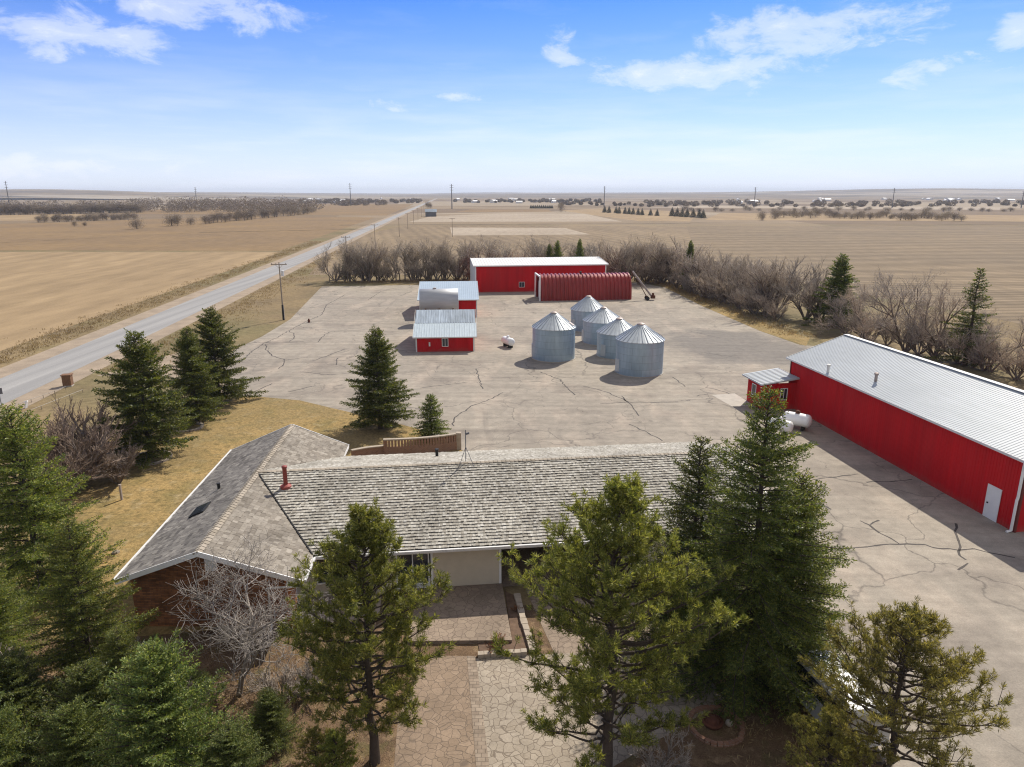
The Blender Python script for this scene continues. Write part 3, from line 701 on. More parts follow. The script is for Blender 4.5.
# walls
WY = -6.2
wb = MB(); wn = WN+.55
rd = (V3(aF)-V3(aN)).normalized(); gd = (V3(RN)-V3(LN)); gd.z = 0; gd.normalize()
wL, wR, wA = V3(LN)+rd*.5+gd*.45, V3(RN)+rd*.5-gd*.85, V3(aN)+rd*.5
wLF = V3(LF)-rd*.5+gd*.45; wRF = V3(RF)-rd*.5-gd*.45
at = lambda p, z: (p[0], p[1], z)
wb.poly([at(wL,0),at(wR,0),at(wR,3.03),at(wA,4.46),at(wL,2.86)])
wb.poly([at(wLF,0),at(wL,0),at(wL,2.86),at(wLF,2.86)]); wb.poly([at(wRF,0),at(wLF,0),at(wLF,2.86),(aF[0],aF[1]-.5,4.46),at(wRF,2.86)])
wb.poly([at(wR,0),(3.1,-7.9,0),(3.1,-7.9,2.7),at(wR,2.7)])
wb.build('wall', M['brick'], house)
cl = MB(); cl.box(wR.x-.1,wR.y-.12,0,wR.x+.32,wR.y+.3,2.6); cl.build('column', M['column'], house)
gv = MB(); gx, gy = wA.x+.1, wA.y-.03; gv.box(gx,gy-.05,3.45,gx+.5,gy,4.05)
for i in range(5): gv.box(gx+.05,gy-.065,3.52+i*.1,gx+.45,gy-.05,3.57+i*.1)
gv.build('gable_vent', M['white'], house)
sd = MB()
sd.siding((3.12,-7.9,0), (0,1,0), 1.75, 2.65, (1,0,0)); sd.siding((3.12,-6.15,0), (1,0,0), 6.7, .75, (0,-1,0)); sd.siding((3.12,-6.15,.75), (1,0,0), .9, 1.9, (0,-1,0)); sd.siding((6.6,-6.15,.75), (1,0,0), 1.4, 1.9, (0,-1,0))
sd.siding((9.8,WY,0), (1,0,0), 3.56, 2.64, (0,-1,0)); sd.siding((9.8,WY+.3,0), (0,-1,0), .3, 2.64, (-1,0,0))
sd.siding((13.36,WY,0), (0,1,0), 5.9, 2.64, (1,0,0)); sd.siding((13.4,-.3,0), (1,0,0), 1.0, 2.64, (0,-1,0)); sd.siding((15.5,-.3,0), (1,0,0), 4.9, 2.64, (0,-1,0)); sd.siding((14.4,-.3,2.12), (1,0,0), 1.1, .52, (0,-1,0))
sd.siding((20.4,-.3,0), (0,-1,0), 5.9, 2.64, (-1,0,0)); sd.siding((20.4,WY,0), (1,0,0), 7.9, 2.64, (0,-1,0)); sd.siding((28.3,WY,0), (0,1,0), 12.4, 2.64, (1,0,0))
sd.poly([(28.3,WY,2.64),(28.3,-WY,2.64),(28.3,0,4.4)]); sd.siding((3.5,6.2,0), (1,0,0), 24.8, 2.64, (0,1,0))
sd.build('siding_wall', M['siding'], house)
for x_ in (13.3, 9.76, 20.36): cb = MB(); cb.box(x_,WY-.05,0,x_+.12,WY-.022,2.62); cb.build('corner_board', M['white'], house)
ce = MB(); ce.box(13.36,WY+.02,2.645,20.4,-.3,2.68); ce.build('carport_ceiling', M['offwhite'], house)
def window(parent, x0, x1, z0, z1, y, name='window'):
    f = MB(); t = .07
    f.box(x0-t,y-.04,z0-t,x1+t,y,z0); f.box(x0-t,y-.04,z1,x1+t,y,z1+t); f.box(x0-t,y-.04,z0,x0,y,z1); f.box(x1,y-.04,z0,x1+t,y,z1)
    f.box((x0+x1)/2-.025,y-.035,z0,(x0+x1)/2+.025,y,z1)
    o = f.build(name, M['white'], parent); p = MB(); p.box(x0,y-.012,z0,x1,y+.02,z1); p.build('pane', M['glass'], o); return o
w_ = window(house, 4.05, 6.55, .85, 2.3, -6.19); w_ = window(house, 8.05, 9.62, .5, 2.4, -6.19)
sl = MB(); sl.box(7.9,-6.42,.32,9.72,-6.235,.42); sl.build('sill', M['offwhite'], w_)
window(house, 22.5, 24.6, .9, 2.1, WY-.025)
d_ = MB(); d_.box(14.42,-.34,0,14.55,-.25,2.1); d_.box(15.35,-.34,0,15.48,-.25,2.1); d_.box(14.55,-.34,2.0,15.35,-.25,2.1); d_.box(14.55,-.31,0,14.72,-.27,2.0); d_.box(15.18,-.31,0,15.35,-.27,2.0); d_.box(14.72,-.31,0,15.18,-.27,.5); d_.box(14.72,-.31,1.85,15.18,-.27,2.0)
do = d_.build('door', M['dark_red'], house); p = MB(); p.box(14.72,-.295,.5,15.18,-.28,1.85); p.build('pane', M['glass'], do); p = MB(); p.box(15.22,-.36,.98,15.27,-.31,1.04); p.build('handle', M['steel'], do)
ds = MB(); ds.tube([(RN[0]-.05,RN[1]-.08,EZ-.2),(wR.x-.85,wR.y-.35,EZ-.42),(wR.x-.85,wR.y-.1,EZ-.7),(wR.x-.85,wR.y-.1,.3),(wR.x-.85,wR.y-.5,.06)], .055, 6); ds.build('downspout', M['white'], house)
ds = MB(); ds.tube([(WX+.12,-7.4,EZ-.1),(3.3,-7.9,EZ-.4),(3.25,-8.0,.3),(3.6,-8.2,.05)], .05, 6); ds.build('downspout', M['white'], house)
# roof fittings
nS = HF.to_3x3() @ Vector((0,-(RZ-EZ)/HD,1)).normalized(); pS = HF @ Vector((0,0,RZ))
c = HFi @ on_plane(286, 487, pS, nS)
ch = MB(); ch.lathe([(.12,-.25),(.12,1.15),(.15,1.15),(.15,1.24),(.0,1.26)], 16, tuple(c)); cho = ch.build('flue_pipe', M['flue'], house, True)
ch = MB(); ch.lathe([(.32,-.09),(.3,.09),(.14,.17),(.13,.2)], 16, tuple(c)); ch.build('flashing', M['flue'], cho)
def roof_pipe(p, h=.42, r=.085):
    m_ = MB(); m_.lathe([(r,-.2),(r,h),(r*1.25,h),(r*1.25,h+.06),(0,h+.07)], 12, tuple(p)); m_.build('vent_pipe', M['dark'], house)
nloc = (V3(aF)-V3(aN)).cross(V3(LN)-V3(aN)).normalized(); nloc = nloc if nloc.z > 0 else -nloc
nL = HF.to_3x3() @ nloc
c = HFi @ on_plane(219, 489, HF @ V3(aN), nL); roof_pipe(c, .3)
nB = HF.to_3x3() @ Vector((0,(RZ-EZ)/HD,1)).normalized(); c = HFi @ on_plane(437, 457, HF @ Vector((0,0,RZ)), nB); roof_pipe(c, .5, .1)
c = HFi @ on_plane(200.5, 510.5, HF @ V3(aN), nL)
u = rd.copy(); n = nloc; v = n.cross(u)
def rbox(mb, c, a, b, h0, h1):
    q = [c+u*x+v*y for x, y in ((-a,-b),(a,-b),(a,b),(-a,b))]; mb.add([p+n*h0 for p in q]+[p+n*h1 for p in q], [(0,1,2,3),(4,5,6,7),(0,1,5,4),(1,2,6,5),(2,3,7,6),(3,0,4,7)])
s_ = MB(); rbox(s_, c, .62, .42, 0, .10); so_ = s_.build('skylight', M['dark'], house)
s_ = MB(); rbox(s_, c, .55, .35, .10, .115); s_.build('pane', M['glass'], so_)
# antenna on the ridge
ac = HF @ Vector((9.0,0,RZ+.05))
c = HFi @ on_plane(466, 463, pS, Vector((0,1,0)).lerp(HF.to_3x3() @ Vector((0,1,0)), 1)); ac = HF @ Vector((c.x, 0, RZ+.06))
an = thing('roof_antenna', 'thin metal antenna mast on a tripod standing on the house roof ridge', 'antenna', ac, R(HA))
m_ = MB(); m_.tube([(0,0,.2),(0,0,2.0)], .025, 6); m_.bar((-.02,0,1.75), (.22,.05,1.78), .05, .12); m_.build('mast', M['steel'], an)
for a_ in ((-.45,-.45,-.16),(.45,-.45,-.16),(0,.5,-.16)):
    m_ = MB(); m_.tube([(0,0,.95),a_], .018, 5); m_.build('leg', M['steel'], an)

# paving in front of the house
HL = lambda e, n, z=0: HF @ Vector((e, n, z))
pt = MB(); pt.prism([HL(9.2,-6.25),HL(13.45,-6.25)]+[G(512,640,.2),G(405,641,.2)], -.05, .2); tag(pt.build('patio', M['pave_grey']), kind='structure')
sheet('driveway', [HL(13.4,-.35),HL(20.3,-.35),HL(20.3,-6.3),HL(21.2,-12.5),HL(15.2,-12.2),HL(14.6,-6.3),HL(13.4,-6.3)], .028, M['pave_grey'])
sheet('footpath', [HL(15.4,-12.2)]+[HL(21.3,-12.5),HL(21.6,-16)]+px([(575,790)])+px([(492,790),(476,659),(533,655)]), .030, M['pave_light'])
sheet('footpath', px([(424,656),(467,656.5),(478,790),(392,790),(398,720)]), .026, M['pave_tan'])
sheet('path_border', px([(467,656.5),(476,657),(492,790),(478,790)]), .038, M['border'])
dd = MB()
for i in range(7): dd.box(3.6+i*.52,-8.6,.10,4.09+i*.52,-6.4,.16)
dd.v = [tuple(HL(*p)) for p in dd.v]; tag(dd.build('front_porch_deck', M['deck_wood']), 'weathered plank deck between the brick wing and the cream wall', 'deck')
pl = thing('planter_bed', 'narrow planting bed edged with pale stone beside the driveway', 'planter', (0,0,0))
pb = MB()
ed = [G(517,597), G(523,622), G(531,646), G(533,654)]
for i in range(3):
    a, b = ed[i], ed[i+1]; m_ = max(2, int((b-a).length/.42))
    for j in range(m_):
        p, q = a.lerp(b, j/m_), a.lerp(b, (j+.93)/m_); pb.bar(p+Vector((0,0,.1)), q+Vector((0,0,.1)), .3+random.uniform(-.03,.03), .24)
a, b = G(478,657.5), G(527,654.5)
for j in range(8):
    p, q = a.lerp(b, j/8), a.lerp(b, (j+.94)/8); pb.bar(p+Vector((0,0,.1)), q+Vector((0,0,.1)), .26, .26+random.uniform(-.02,.02))
pb.build('stone_edging', M['stone'], pl)
pb = MB(); pb.prism(px([(511,590),(522,598),(543,668),(546,652),(474,655),(500,640)])[:0] or px([(505,592),(516,597),(529,652),(480,655),(478,644),(512,642)]), -.05, .06); pb.build('soil', M['soil'], pl)

# ------------------------------------------------------------------ the big red shop on the right
SHA = 7.8
shop = thing('metal_shop_building', 'long red steel shop with pale ribbed metal roof along the right of the yard', 'building', (27.0, 66.7, 0), R(SHA))
SF = frame(27.0, 66.7, SHA); SFi = SF.inverted()
SE, SR, SW, SN = 4.75, 6.72, 11.2, -27.4
w = MB(); w.corr((0,SN,0), (0,1,0), -SN, (0,0,SE), (-1,0,0), .23, .022)
w.corr((SW,SN,0), (0,1,0), -SN, (0,0,SE), (1,0,0), .23, .022)
for y in (0, SN): w.poly([(0,y,0),(SW,y,0),(SW,y,SE),(SW/2,y,SR),(0,y,SE)])
w.build('wall', M['red'], shop)
r_ = MB(); sl_ = (SR-SE)/(SW/2); ov = .35
r_.corr((-ov,SN-.4,SE-ov*sl_+.06), (0,1,0), -SN+.8, (SW/2+ov,0,SR-SE+ov*sl_), Vector((-sl_,0,1)).normalized(), .26, .022)
r_.corr((SW+ov,SN-.4,SE-ov*sl_+.06), (0,1,0), -SN+.8, (-SW/2-ov,0,SR-SE+ov*sl_), Vector((sl_,0,1)).normalized(), .26, .022)
r_.build('roof', M['roof_white'], shop)
t = MB(); t.bar((-.04,SN-.42,SE-.06), (-.04,.42,SE-.06), .08, .07); t.bar((-ov-.02,SN-.42,SE-.1), (-ov-.02,.42,SE-.1), .03, .16)
for y in (.42, SN-.42):
    t.bar((-ov,y,SE-ov*sl_+.0), (SW/2,y,SR+.02), .04, .2); t.bar((SW+ov,y,SE-ov*sl_), (SW/2,y,SR+.02), .04, .2)
t.bar((SW/2,SN-.42,SR+.1), (SW/2,.42,SR+.1), .45, .03)
t.build('trim', M['offwhite'], shop)
for y_ in (SN, .0): t = MB(); t.box(-.06,y_-.06,0,.08,y_+.06,SE-.1); t.build('corner_trim', M['dark_red'], shop)
t = MB(); t.tube([(-.3,SN-.1,SE-.12),(-.16,SN+.05,SE-.7),(-.16,SN+.05,2.3),(-.2,SN+.05,2.1),(-.2,SN+.05,.12),(-.5,SN+.05,.05)], .085, 6); t.build('downspout', M['white'], shop)
d = MB(); d.box(-.055,-26.05,0,-.03,-24.95,2.2); d.box(-.07,-26.05,0,-.055,-25.97,2.2); d.box(-.07,-25.03,0,-.055,-24.95,2.2); d.box(-.07,-25.97,2.12,-.055,-25.03,2.2)
do = d.build('door', M['white'], shop); d = MB(); d.box(-.12,-25.2,.95,-.056,-25.12,1.03); d.build('handle', M['dark'], do)
nR = SF.to_3x3() @ Vector((-sl_,0,1)).normalized(); pR = SF @ Vector((0,0,SE))
for (x, y) in ((827.8,373), (875.5,382)):
    c = SFi @ on_plane(x, y, pR, nR); m_ = MB(); m_.lathe([(.12,-.2),(.12,.6),(.18,.62),(.18,.76),(0,.83)], 14, tuple(c)); m_.build('vent_stack', M['auger'] if x > 850 else M['offwhite'], shop)
for (x, y) in ((803,378),(811,383),(855,351)):
    c = SFi @ on_plane(x, y-12, pR, nR)
# annex
ax = MB(); AX0, AN0, AN1 = -3.25, -1.35, 2.0
ax.corr((AX0,AN0,0), (1,0,0), -AX0, (0,0,2.62), (0,-1,0), .23, .02); ax.corr((AX0,AN0,0), (0,1,0), AN1-AN0, (0,0,2.55), (-1,0,0), .23, .02); ax.corr((AX0,AN1,0), (1,0,0), -AX0, (0,0,2.6), (0,1,0), .23, .02)
ann = ax.build('annex_wall', M['red'], shop)
ax = MB(); ax.add([(AX0-.55,AN0-.45,2.55),(-.03,AN0-.45,3.06),(-.03,AN1+.3,3.06),(AX0-.55,AN1+.3,2.55),(AX0-.55,AN0-.45,2.68),(-.03,AN0-.45,3.19),(-.03,AN1+.3,3.19),(AX0-.55,AN1+.3,2.68)], [(3,2,1,0),(4,5,6,7),(0,1,5,4),(1,2,6,5),(2,3,7,6),(3,0,4,7)])
y = AN0-.3
while y < AN1+.25: ax.bar((AX0-.55,y,2.70), (-.03,y,3.21), .05, .04); y += .4
ax.build('annex_roof', M['roof_white'], shop)
window(shop, -1.55, -.95, 1.0, 2.05, AN0-.022)
f = MB(); X = AX0-.022
f.box(X-.04,.15,.95,X,.22,2.1); f.box(X-.04,.95,.95,X,1.02,2.1); f.box(X-.04,.22,.95,X,.95,1.02); f.box(X-.04,.22,2.03,X,.95,2.1)
fo = f.build('window', M['white'], shop); p = MB(); p.box(X-.012,.22,1.02,X+.01,.95,2.03); p.build('pane', M['glass'], fo)
sheet('concrete_pad', [SF @ Vector(q) for q in ((-5.6,.2,0),(-3.3,.2,0),(-3.3,4.6,0),(-5.9,4.4,0))], .013, M['concrete'])
# pipes by the shop wall
for i, (x, y, h, lab) in enumerate(((803.5,405,1.5,'tall straight white pipe standing nearest the shop annex corner'),(811.5,410,1.45,'white pipe with a bent hooked top by the red shop wall'),(815.5,413,.85,'shortest of the white pipes by the red shop wall'))):
    c = G(x, y); m_ = MB(); P = [(0,0,0),(0,0,h)]
    if i == 1: P = [(0,0,0),(0,0,h-.15),(-.06,0,h),(-.22,.02,h+.05),(-.36,.03,h-.05)]
    m_.tube(P, .06, 8); o = m_.build('white_pipe', M['white'], None, loc=c); tag(o, lab, 'pipe', 'white pipes by the shop wall')
# dark two-wheeled machine and a tyre by the wall
c = G(821, 417)
mc = thing('garden_tractor', 'small dark machine with wheels parked against the red shop wall', 'machine', c, R(100))
m_ = MB(); m_.bar((-.7,0,.45), (.7,0,.5), .35, .14); m_.bar((.25,0,.55), (.75,0,.6), .42, .35); m_.build('body', M['dark'], mc)
m_ = MB(); m_.bar((-.45,0,.75), (-.1,0,.75), .4, .1); m_.bar((-.5,0,.75), (-.58,0,1.05), .4, .08); m_.build('seat', M['tyre'], mc)
m_ = MB(); m_.tube([(.3,0,.7),(.1,0,1.05)], .03, 6); m_.tube([(.1,-.2,1.05),(.1,.2,1.08)], .03, 6); m_.build('handlebar', M['auger'], mc)
for sx, sy, rr in ((-.45,.38,.3),(-.45,-.38,.3),(.6,.33,.22),(.6,-.33,.22)):
    m_ = MB(); m_.tube([(sx,sy-.1,rr),(sx,sy+.1,rr)], rr, 14); wo = m_.build('wheel', M['tyre'], mc); m_ = MB(); m_.tube([(sx,sy-.11,rr),(sx,sy+.11,rr)], rr*.45, 10); m_.build('rim', M['auger'], wo)
m_ = MB()
t_ = [(math.cos(2*math.pi*i/20)*.24, math.sin(2*math.pi*i/20)*.24) for i in range(21)]
m_.tube([(a, b, .1) for a, b in t_], .1, 8, False); tag(m_.build('old_tyre', M['tyre'], loc=G(832,421)), 'black tyre lying on the ground at the foot of the red shop wall', 'tyre')

# ------------------------------------------------------------------ propane tanks
def propane(c, rz, r, L, label, dome=True):
    t = thing('propane_tank', label, 'tank', c, rz, 'white propane tanks')
    m_ = MB(); z = r+.32; pr_ = []
    for i in range(7): a = math.pi/2*i/6; pr_.append((-L/2-r*.62*math.cos(a), max(r*math.sin(a), .005)))
    for i in range(7): a = math.pi/2*(1-i/6); pr_.append((L/2+r*.62*math.cos(a), max(r*math.sin(a), .005)))
    m_.tube([(x, 0, z) for x, _ in pr_], [q for _, q in pr_], 24); m_.build('body', M['propane'], t, True)
    m_ = MB(); m_.lathe([(.2,-.06),(.2,.16),(.12,.24),(0,.26)], 12, (0,0,z+r)); m_.build('valve_dome', M['rust' if dome else 'propane'], t)
    for s in (-1, 1):
        m_ = MB(); m_.box(s*L*.33-.09,-r*.7,0,s*L*.33+.09,r*.7,.42); m_.build('foot', M['dark'], t)
    return t
propane(G(508,347), R(-62), .52, 1.9, 'white propane tank standing alone in the yard left of the grain bins', False)
propane(G(796,429), R(-38), .58, 1.75, 'white propane tank with a rusty lid beside the shop annex')
propane(G(779,434), R(-42), .5, 1.6, 'white propane tank half hidden behind the tall spruce tip', False)

# ------------------------------------------------------------------ grain bins
def grain_bin(x, y, r, he, ha, label, rz):
    t = thing('grain_bin', label, 'grain bin', (x, y, 0), rz, 'galvanised grain bins in the yard')
    prof = []; n = int(he/.068)
    for i in range(n+1): prof.append((r+(.016 if i % 2 else 0), he*i/n))
    w_ = MB(); w_.lathe(prof, 56); w_.build('wall', M['bin'], t, True)
    rf = MB(); rf.lathe([(r+.12,he-.06),(r+.12,he+.0),(.42,ha-.12)], 28)
    ro = rf.build('roof', M['bin_roof'], t)
    rb = MB()
    for k_ in range(28):
        a = 2*math.pi*(k_+.5)/28; rb.bar((math.cos(a)*(r+.1),math.sin(a)*(r+.1),he+.03), (math.cos(a)*.42,math.sin(a)*.42,ha-.1), .06, .08)
    rb.build('roof_rib', M['bin_roof'], ro); ro.children[0]['kind'] = 'stuff'
    c_ = MB(); c_.lathe([(.45,ha-.16),(.45,ha+.02),(.2,ha+.14),(0,ha+.16)], 18); c_.build('cap', M['auger'], t)
    h_ = MB(); a = -.35; h_.bar((math.cos(a)*(r-.15),math.sin(a)*(r-.15),he+.22), (math.cos(a)*(r-.75),math.sin(a)*(r-.75),he+.22+.6*(ha-he)/r), .55, .12); h_.build('hatch', M['auger'], t)
    d_ = MB(); a = math.pi*.93; d_.bar((math.cos(a)*(r+.03),math.sin(a)*(r+.03),.25), (math.cos(a)*(r+.03),math.sin(a)*(r+.03),1.75), .12, .7, (0,1,0)); d_.build('door', M['bin_roof'], t)
    b_ = MB(); b_.lathe([(r+.12,-.02),(r+.12,.07),(r-.05,.07)], 40); b_.build('base', M['concrete'], t)
for a in ((5.24,87.5,2.66,4.0,5.75,'grain bin standing apart on the left, nearest the lone propane tank',.1),(14.75,80.1,2.70,3.95,5.65,'largest looking grain bin at the front right of the group',.5),
          (13.6,88.9,2.72,3.1,4.75,'short grain bin directly behind the front right bin',.9),(12.7,97.5,2.78,3.1,4.8,'short grain bin third from the front in the right row',.3),(11.6,107.0,2.62,3.15,5.05,'farthest grain bin at the back of the right row',.7)): grain_bin(*a)

# ------------------------------------------------------------------ small sheds, silver tank
def shed(name, label, ox, oy, deg, W, Dp, he, hr, ridge_n, rm, ov=.35, wins=(), door=None, rm2=None, split=.5):
    t = thing(name, label, 'shed', (ox, oy, 0), R(deg))
    w_ = MB()
    w_.corr((0,0,0), (1,0,0), W, (0,0,he), (0,-1,0), .25, .018); hb = he
    w_.corr((0,Dp,0), (1,0,0), W, (0,0,hb), (0,1,0), .25, .018)
    for x in (0, W): w_.poly([(x,0,0),(x,Dp,0),(x,Dp,hb),(x,ridge_n,hr-.03),(x,0,he)])
    w_.build('wall', M['red'], t)
    s1 = (hr-he)/ridge_n; z0 = he-ov*s1+.05
    r1 = MB(); n1 = Vector((0,-s1,1)).normalized(); full = Vector((0,ridge_n+ov,hr-he+ov*s1))
    if rm2:
        r1.corr((-ov,-ov,z0), (1,0,0), W+2*ov, full*split, n1, .33, .03); r1.build('roof', rm, t)
        r2 = MB(); r2.corr(Vector((-ov+.12,-ov,z0+.02))+full*(split-.004), (1,0,0), W+2*ov-.24, full*(1-split), n1, .33, .03); tag(r2.build('roof', rm2, t), 'weathered streaked upper roof sheets')
    else:
        r1.corr((-ov,-ov,z0), (1,0,0), W+2*ov, full, n1, .33, .03); r1.build('roof', rm, t)
    s2 = (hr-hb)/(Dp-ridge_n); r3 = MB(); r3.corr((-ov,Dp+ov,hb-ov*s2+.05), (1,0,0), W+2*ov, (0,-(Dp-ridge_n)-ov,hr-hb+ov*s2), Vector((0,s2,1)).normalized(), .33, .03); r3.build('roof', rm, t)
    tr_ = MB()
    for x in (0, W): tr_.box(x-.09,-.05,0,x+.09,.09,he-.05)
    tr_.bar((-ov,-ov-.02,z0-.04), (W+ov,-ov-.02,z0-.04), .03, .14)
    for x in (-ov-.02, W+ov+.02): tr_.bar((x,-ov,z0-.03), (x,ridge_n,hr+.02), .03, .14); tr_.bar((x,Dp+ov,hb-ov*s2), (x,ridge_n,hr+.02), .03, .14)
    tr_.build('trim', M['offwhite'], t)
    for q in wins: window(t, *q, -.022)
    return t
fs = shed('small_shed', 'small red shed with two-tone grey metal roof nearest the house', -12.5, 90.8, 4.0, 7.5, 12.0, 2.1, 4.45, 6.6, M['roof_pale'], .4, [(3.4,4.1,.75,1.75)], rm2=M['roof_worn'], split=.5)
m_ = MB(); m_.box(1.62,-.06,.75,1.82,-.022,1.3); m_.build('meter_box', M['offwhite'], fs)
bs = shed('small_shed', 'red shed with blue grey metal roof behind the silver tank', -15.3, 117.2, 4.2, 9.4, 15.0, 3.05, 4.9, 9.5, M['roof_grey'], .4)
m_ = MB(); m_.box(9.42,8.4,0,9.48,10.4,2.7); m_.build('door', M['offwhite'], bs)
tk = thing('silver_tank', 'big horizontal silver cylinder tank raised between the two small sheds', 'tank', (-11.6, 112.6, 0), R(4))
m_ = MB(); m_.tube([(-3.05,0,3.72),(-2.98,0,3.72),(2.98,0,3.72),(3.05,0,3.72)], [1.66,1.76,1.76,1.66], 40); o = m_.build('body', M['tank_silver'], tk)
for p_ in o.data.polygons: p_.use_smooth = len(p_.vertices) == 4
m_ = MB(); m_.lathe([(.28,-.12),(.28,.16),(.1,.2),(0,.2)], 14, (-.7,0,5.47)); m_.build('hatch', M['auger'], tk)
for x in (-2.2, 0, 2.2):
    m_ = MB(); m_.bar((x,-1.2,0), (x,-1.2,2.6), .2, .2); m_.bar((x,1.2,0), (x,1.2,2.6), .2, .2); m_.bar((x,-1.45,2.12), (x,1.45,2.12), .22, .24); m_.build('leg', M['wood'], tk)

# ------------------------------------------------------------------ rear red shed and quonset
rs_ = thing('long_red_shed', 'long red steel shed with white low-pitched roof at the back of the yard', 'building', (-7.6, 149.0, 0), R(7.2))
w_ = MB(); w_.corr((0,0,0), (1,0,0), 27.8, (0,0,5.55), (0,-1,0), .3, .025); w_.poly([(27.8,0,0),(27.8,17,0),(27.8,17,5.5),(27.8,8.5,6.35),(27.8,0,5.55)]); w_.poly([(0,17,0),(27.8,17,0),(27.8,17,5.5),(0,17,5.5)]); w_.build('wall', M['red'], rs_)
w_ = MB(); w_.poly([(0,0,0),(0,17,0),(0,17,5.5),(0,8.5,6.35),(0,0,5.55)]); tag(w_.build('end_wall', M['offwhite'], rs_), 'white end wall')
r_ = MB(); r_.corr((-.5,-.4,5.58), (1,0,0), 28.8, (0,8.9,.84), Vector((0,-.094,1)).normalized(), .6, .03); r_.corr((-.5,17.4,5.58), (1,0,0), 28.8, (0,-8.9,.84), Vector((0,.094,1)).normalized(), .6, .03); r_.build('roof', M['offwhite'], rs_)
t = MB(); t.bar((-.5,-.42,5.5), (28.3,-.42,5.5), .04, .22); t.box(27.7,-.06,0,27.92,.1,5.45); t.box(-.12,-.06,0,.12,.1,5.45)
for x in (-.5, 28.3): t.bar((x,-.4,5.52), (x,8.5,6.38), .05, .3)
t.build('trim', M['white'], rs_); window(rs_, 9.2, 10.3, 1.0, 2.0, -.03)
q_ = thing('quonset_hut', 'ribbed dark red arched quonset hut in front of the long red shed', 'hut', (5.4, 136.7, 0), R(6.5))
m_ = MB(); QW, QH, QL = 5.8, 4.75, 17.6
def arch(s, grow=0.0):
    a = math.pi*s; c, d = math.cos(a), math.sin(a)
    return (QW/2-(QW/2+grow)*math.copysign(abs(c)**.78, c), (QH+grow)*abs(d)**.86)
ribs = []; x = 0.0
while x < QL-.01:
    ribs += [(x,0),(x+.22,0),(x+.34,.2),(x+.58,.2),(x+.70,0)]; x += .76
NA = 22; b = len(m_.v)
for x, gr in ribs:
    for i in range(NA+1):
        yy, zz = arch(i/NA, gr); m_.v.append((x, yy, zz))
for i in range(len(ribs)-1):
    for j in range(NA): m_.f.append((b+i*(NA+1)+j, b+i*(NA+1)+j+1, b+(i+1)*(NA+1)+j+1, b+(i+1)*(NA+1)+j))
m_.build('shell', M['red_faded'], q_)
m_ = MB(); m_.poly([(.5,)+arch(i/NA) for i in range(NA+1)]); m_.poly([(QL-.5,)+arch(i/NA, -.02) for i in range(NA+1)]); m_.build('end_wall', M['red_faded'], q_)
m_ = MB(); m_.bar((-.05,-.12,0), (-.05,-.12,QH-.1), .3, .25); m_.bar((-.05,QW+.12,0), (-.05,QW+.12,QH-.1), .3, .25); m_.bar((-.05,-.25,QH-.05), (-.05,QW+.25,QH-.05), .3, .25); m_.build('end_frame', M['white'], q_)
m_ = MB(); m_.box(.4,1.2,.05,.48,4.6,3.4); m_.build('door', M['offwhite'], q_)
m_ = MB(); m_.lathe([(.16,-.3),(.16,.4),(.26,.42),(.26,.55),(0,.6)], 10, (8.5,QW/2,QH)); m_.build('vent_pipe', M['dark'], q_)
# auger
ac = G(650, 300); tip = Vector((-3.4,1.6,5.4))
au = thing('grain_auger', 'rusty grain auger leaning up to the left on its wheels beside the quonset hut', 'auger', ac)
m_ = MB(); m_.tube([(.5,-.2,.45),tip], .2, 10); m_.build('tube', M['auger'], au)
m_ = MB(); m_.tube([(-.6,.55,.5),(-2.0,.9,3.0)], .05, 6); m_.tube([(-.6,-.5,.5),(-2.0,.9,3.0)], .05, 6); m_.bar((-.6,-.6,.5), (-.6,.6,.5), .1, .1); m_.build('undercarriage', M['rust'], au)
m_ = MB(); m_.box(.1,-.55,.35,.9,.25,.95); m_.tube([(.5,-.2,.9),(.5,-.2,1.4)], .22, 10); m_.build('motor', M['rust'], au)
m_ = MB(); m_.tube([tip, tip+Vector((-.1,.05,-.9))], .16, 8); m_.build('spout', M['rust'], au)
for sy in (-.7, .7):
    m_ = MB(); m_.tube([(-.6,sy-.1,.38),(-.6,sy+.1,.38)], .38, 16); m_.build('wheel', M['tyre'], au)

# ------------------------------------------------------------------ curved brick garden wall behind the house
P = [G(*p) for p in ((352,459.5),(368,456.5),(386,454.5))]; P2 = [G(*p) for p in ((384,455.5),(404,454.8),(424,453.5),(443,451.5),(459,449.0))]
gw = thing('garden_wall', 'curved brick garden wall with an open latticed top behind the house', 'wall')
m_ = MB(); bl_ = []
def curve(P, n):
    Q = []
    for i in range(len(P)-1):
        p0, p1, p2, p3 = P[max(i-1,0)], P[i], P[i+1], P[min(i+2,len(P)-1)]
        for j in range(n):
            t = j/n; Q.append(.5*((2*p1)+(p2-p0)*t+(2*p0-5*p1+4*p2-p3)*t*t+(3*p1-p0-3*p2+p3)*t**3))
    return Q+[P[-1]]
def ribbon(mb, Q, z0, z1, th):
    for a, b in zip(Q, Q[1:]): mb.bar((a.x,a.y,(z0+z1)/2), (b.x,b.y,(z0+z1)/2), th, z1-z0)
C1, C2 = curve(P, 6), curve(P2, 7)
ribbon(m_, C1, 0, .72, .22); ribbon(m_, C2, 0, .70, .22); m_.build('wall', M['tan_brick'], gw)
m_ = MB(); ribbon(m_, C1, .722, .80, .32); ribbon(m_, C2, 1.28, 1.38, .30); m_.bar((C2[-1].x,C2[-1].y,0), (C2[-1].x,C2[-1].y,1.42), .4, .4); m_.build('coping', M['stone'], gw)
bal = None
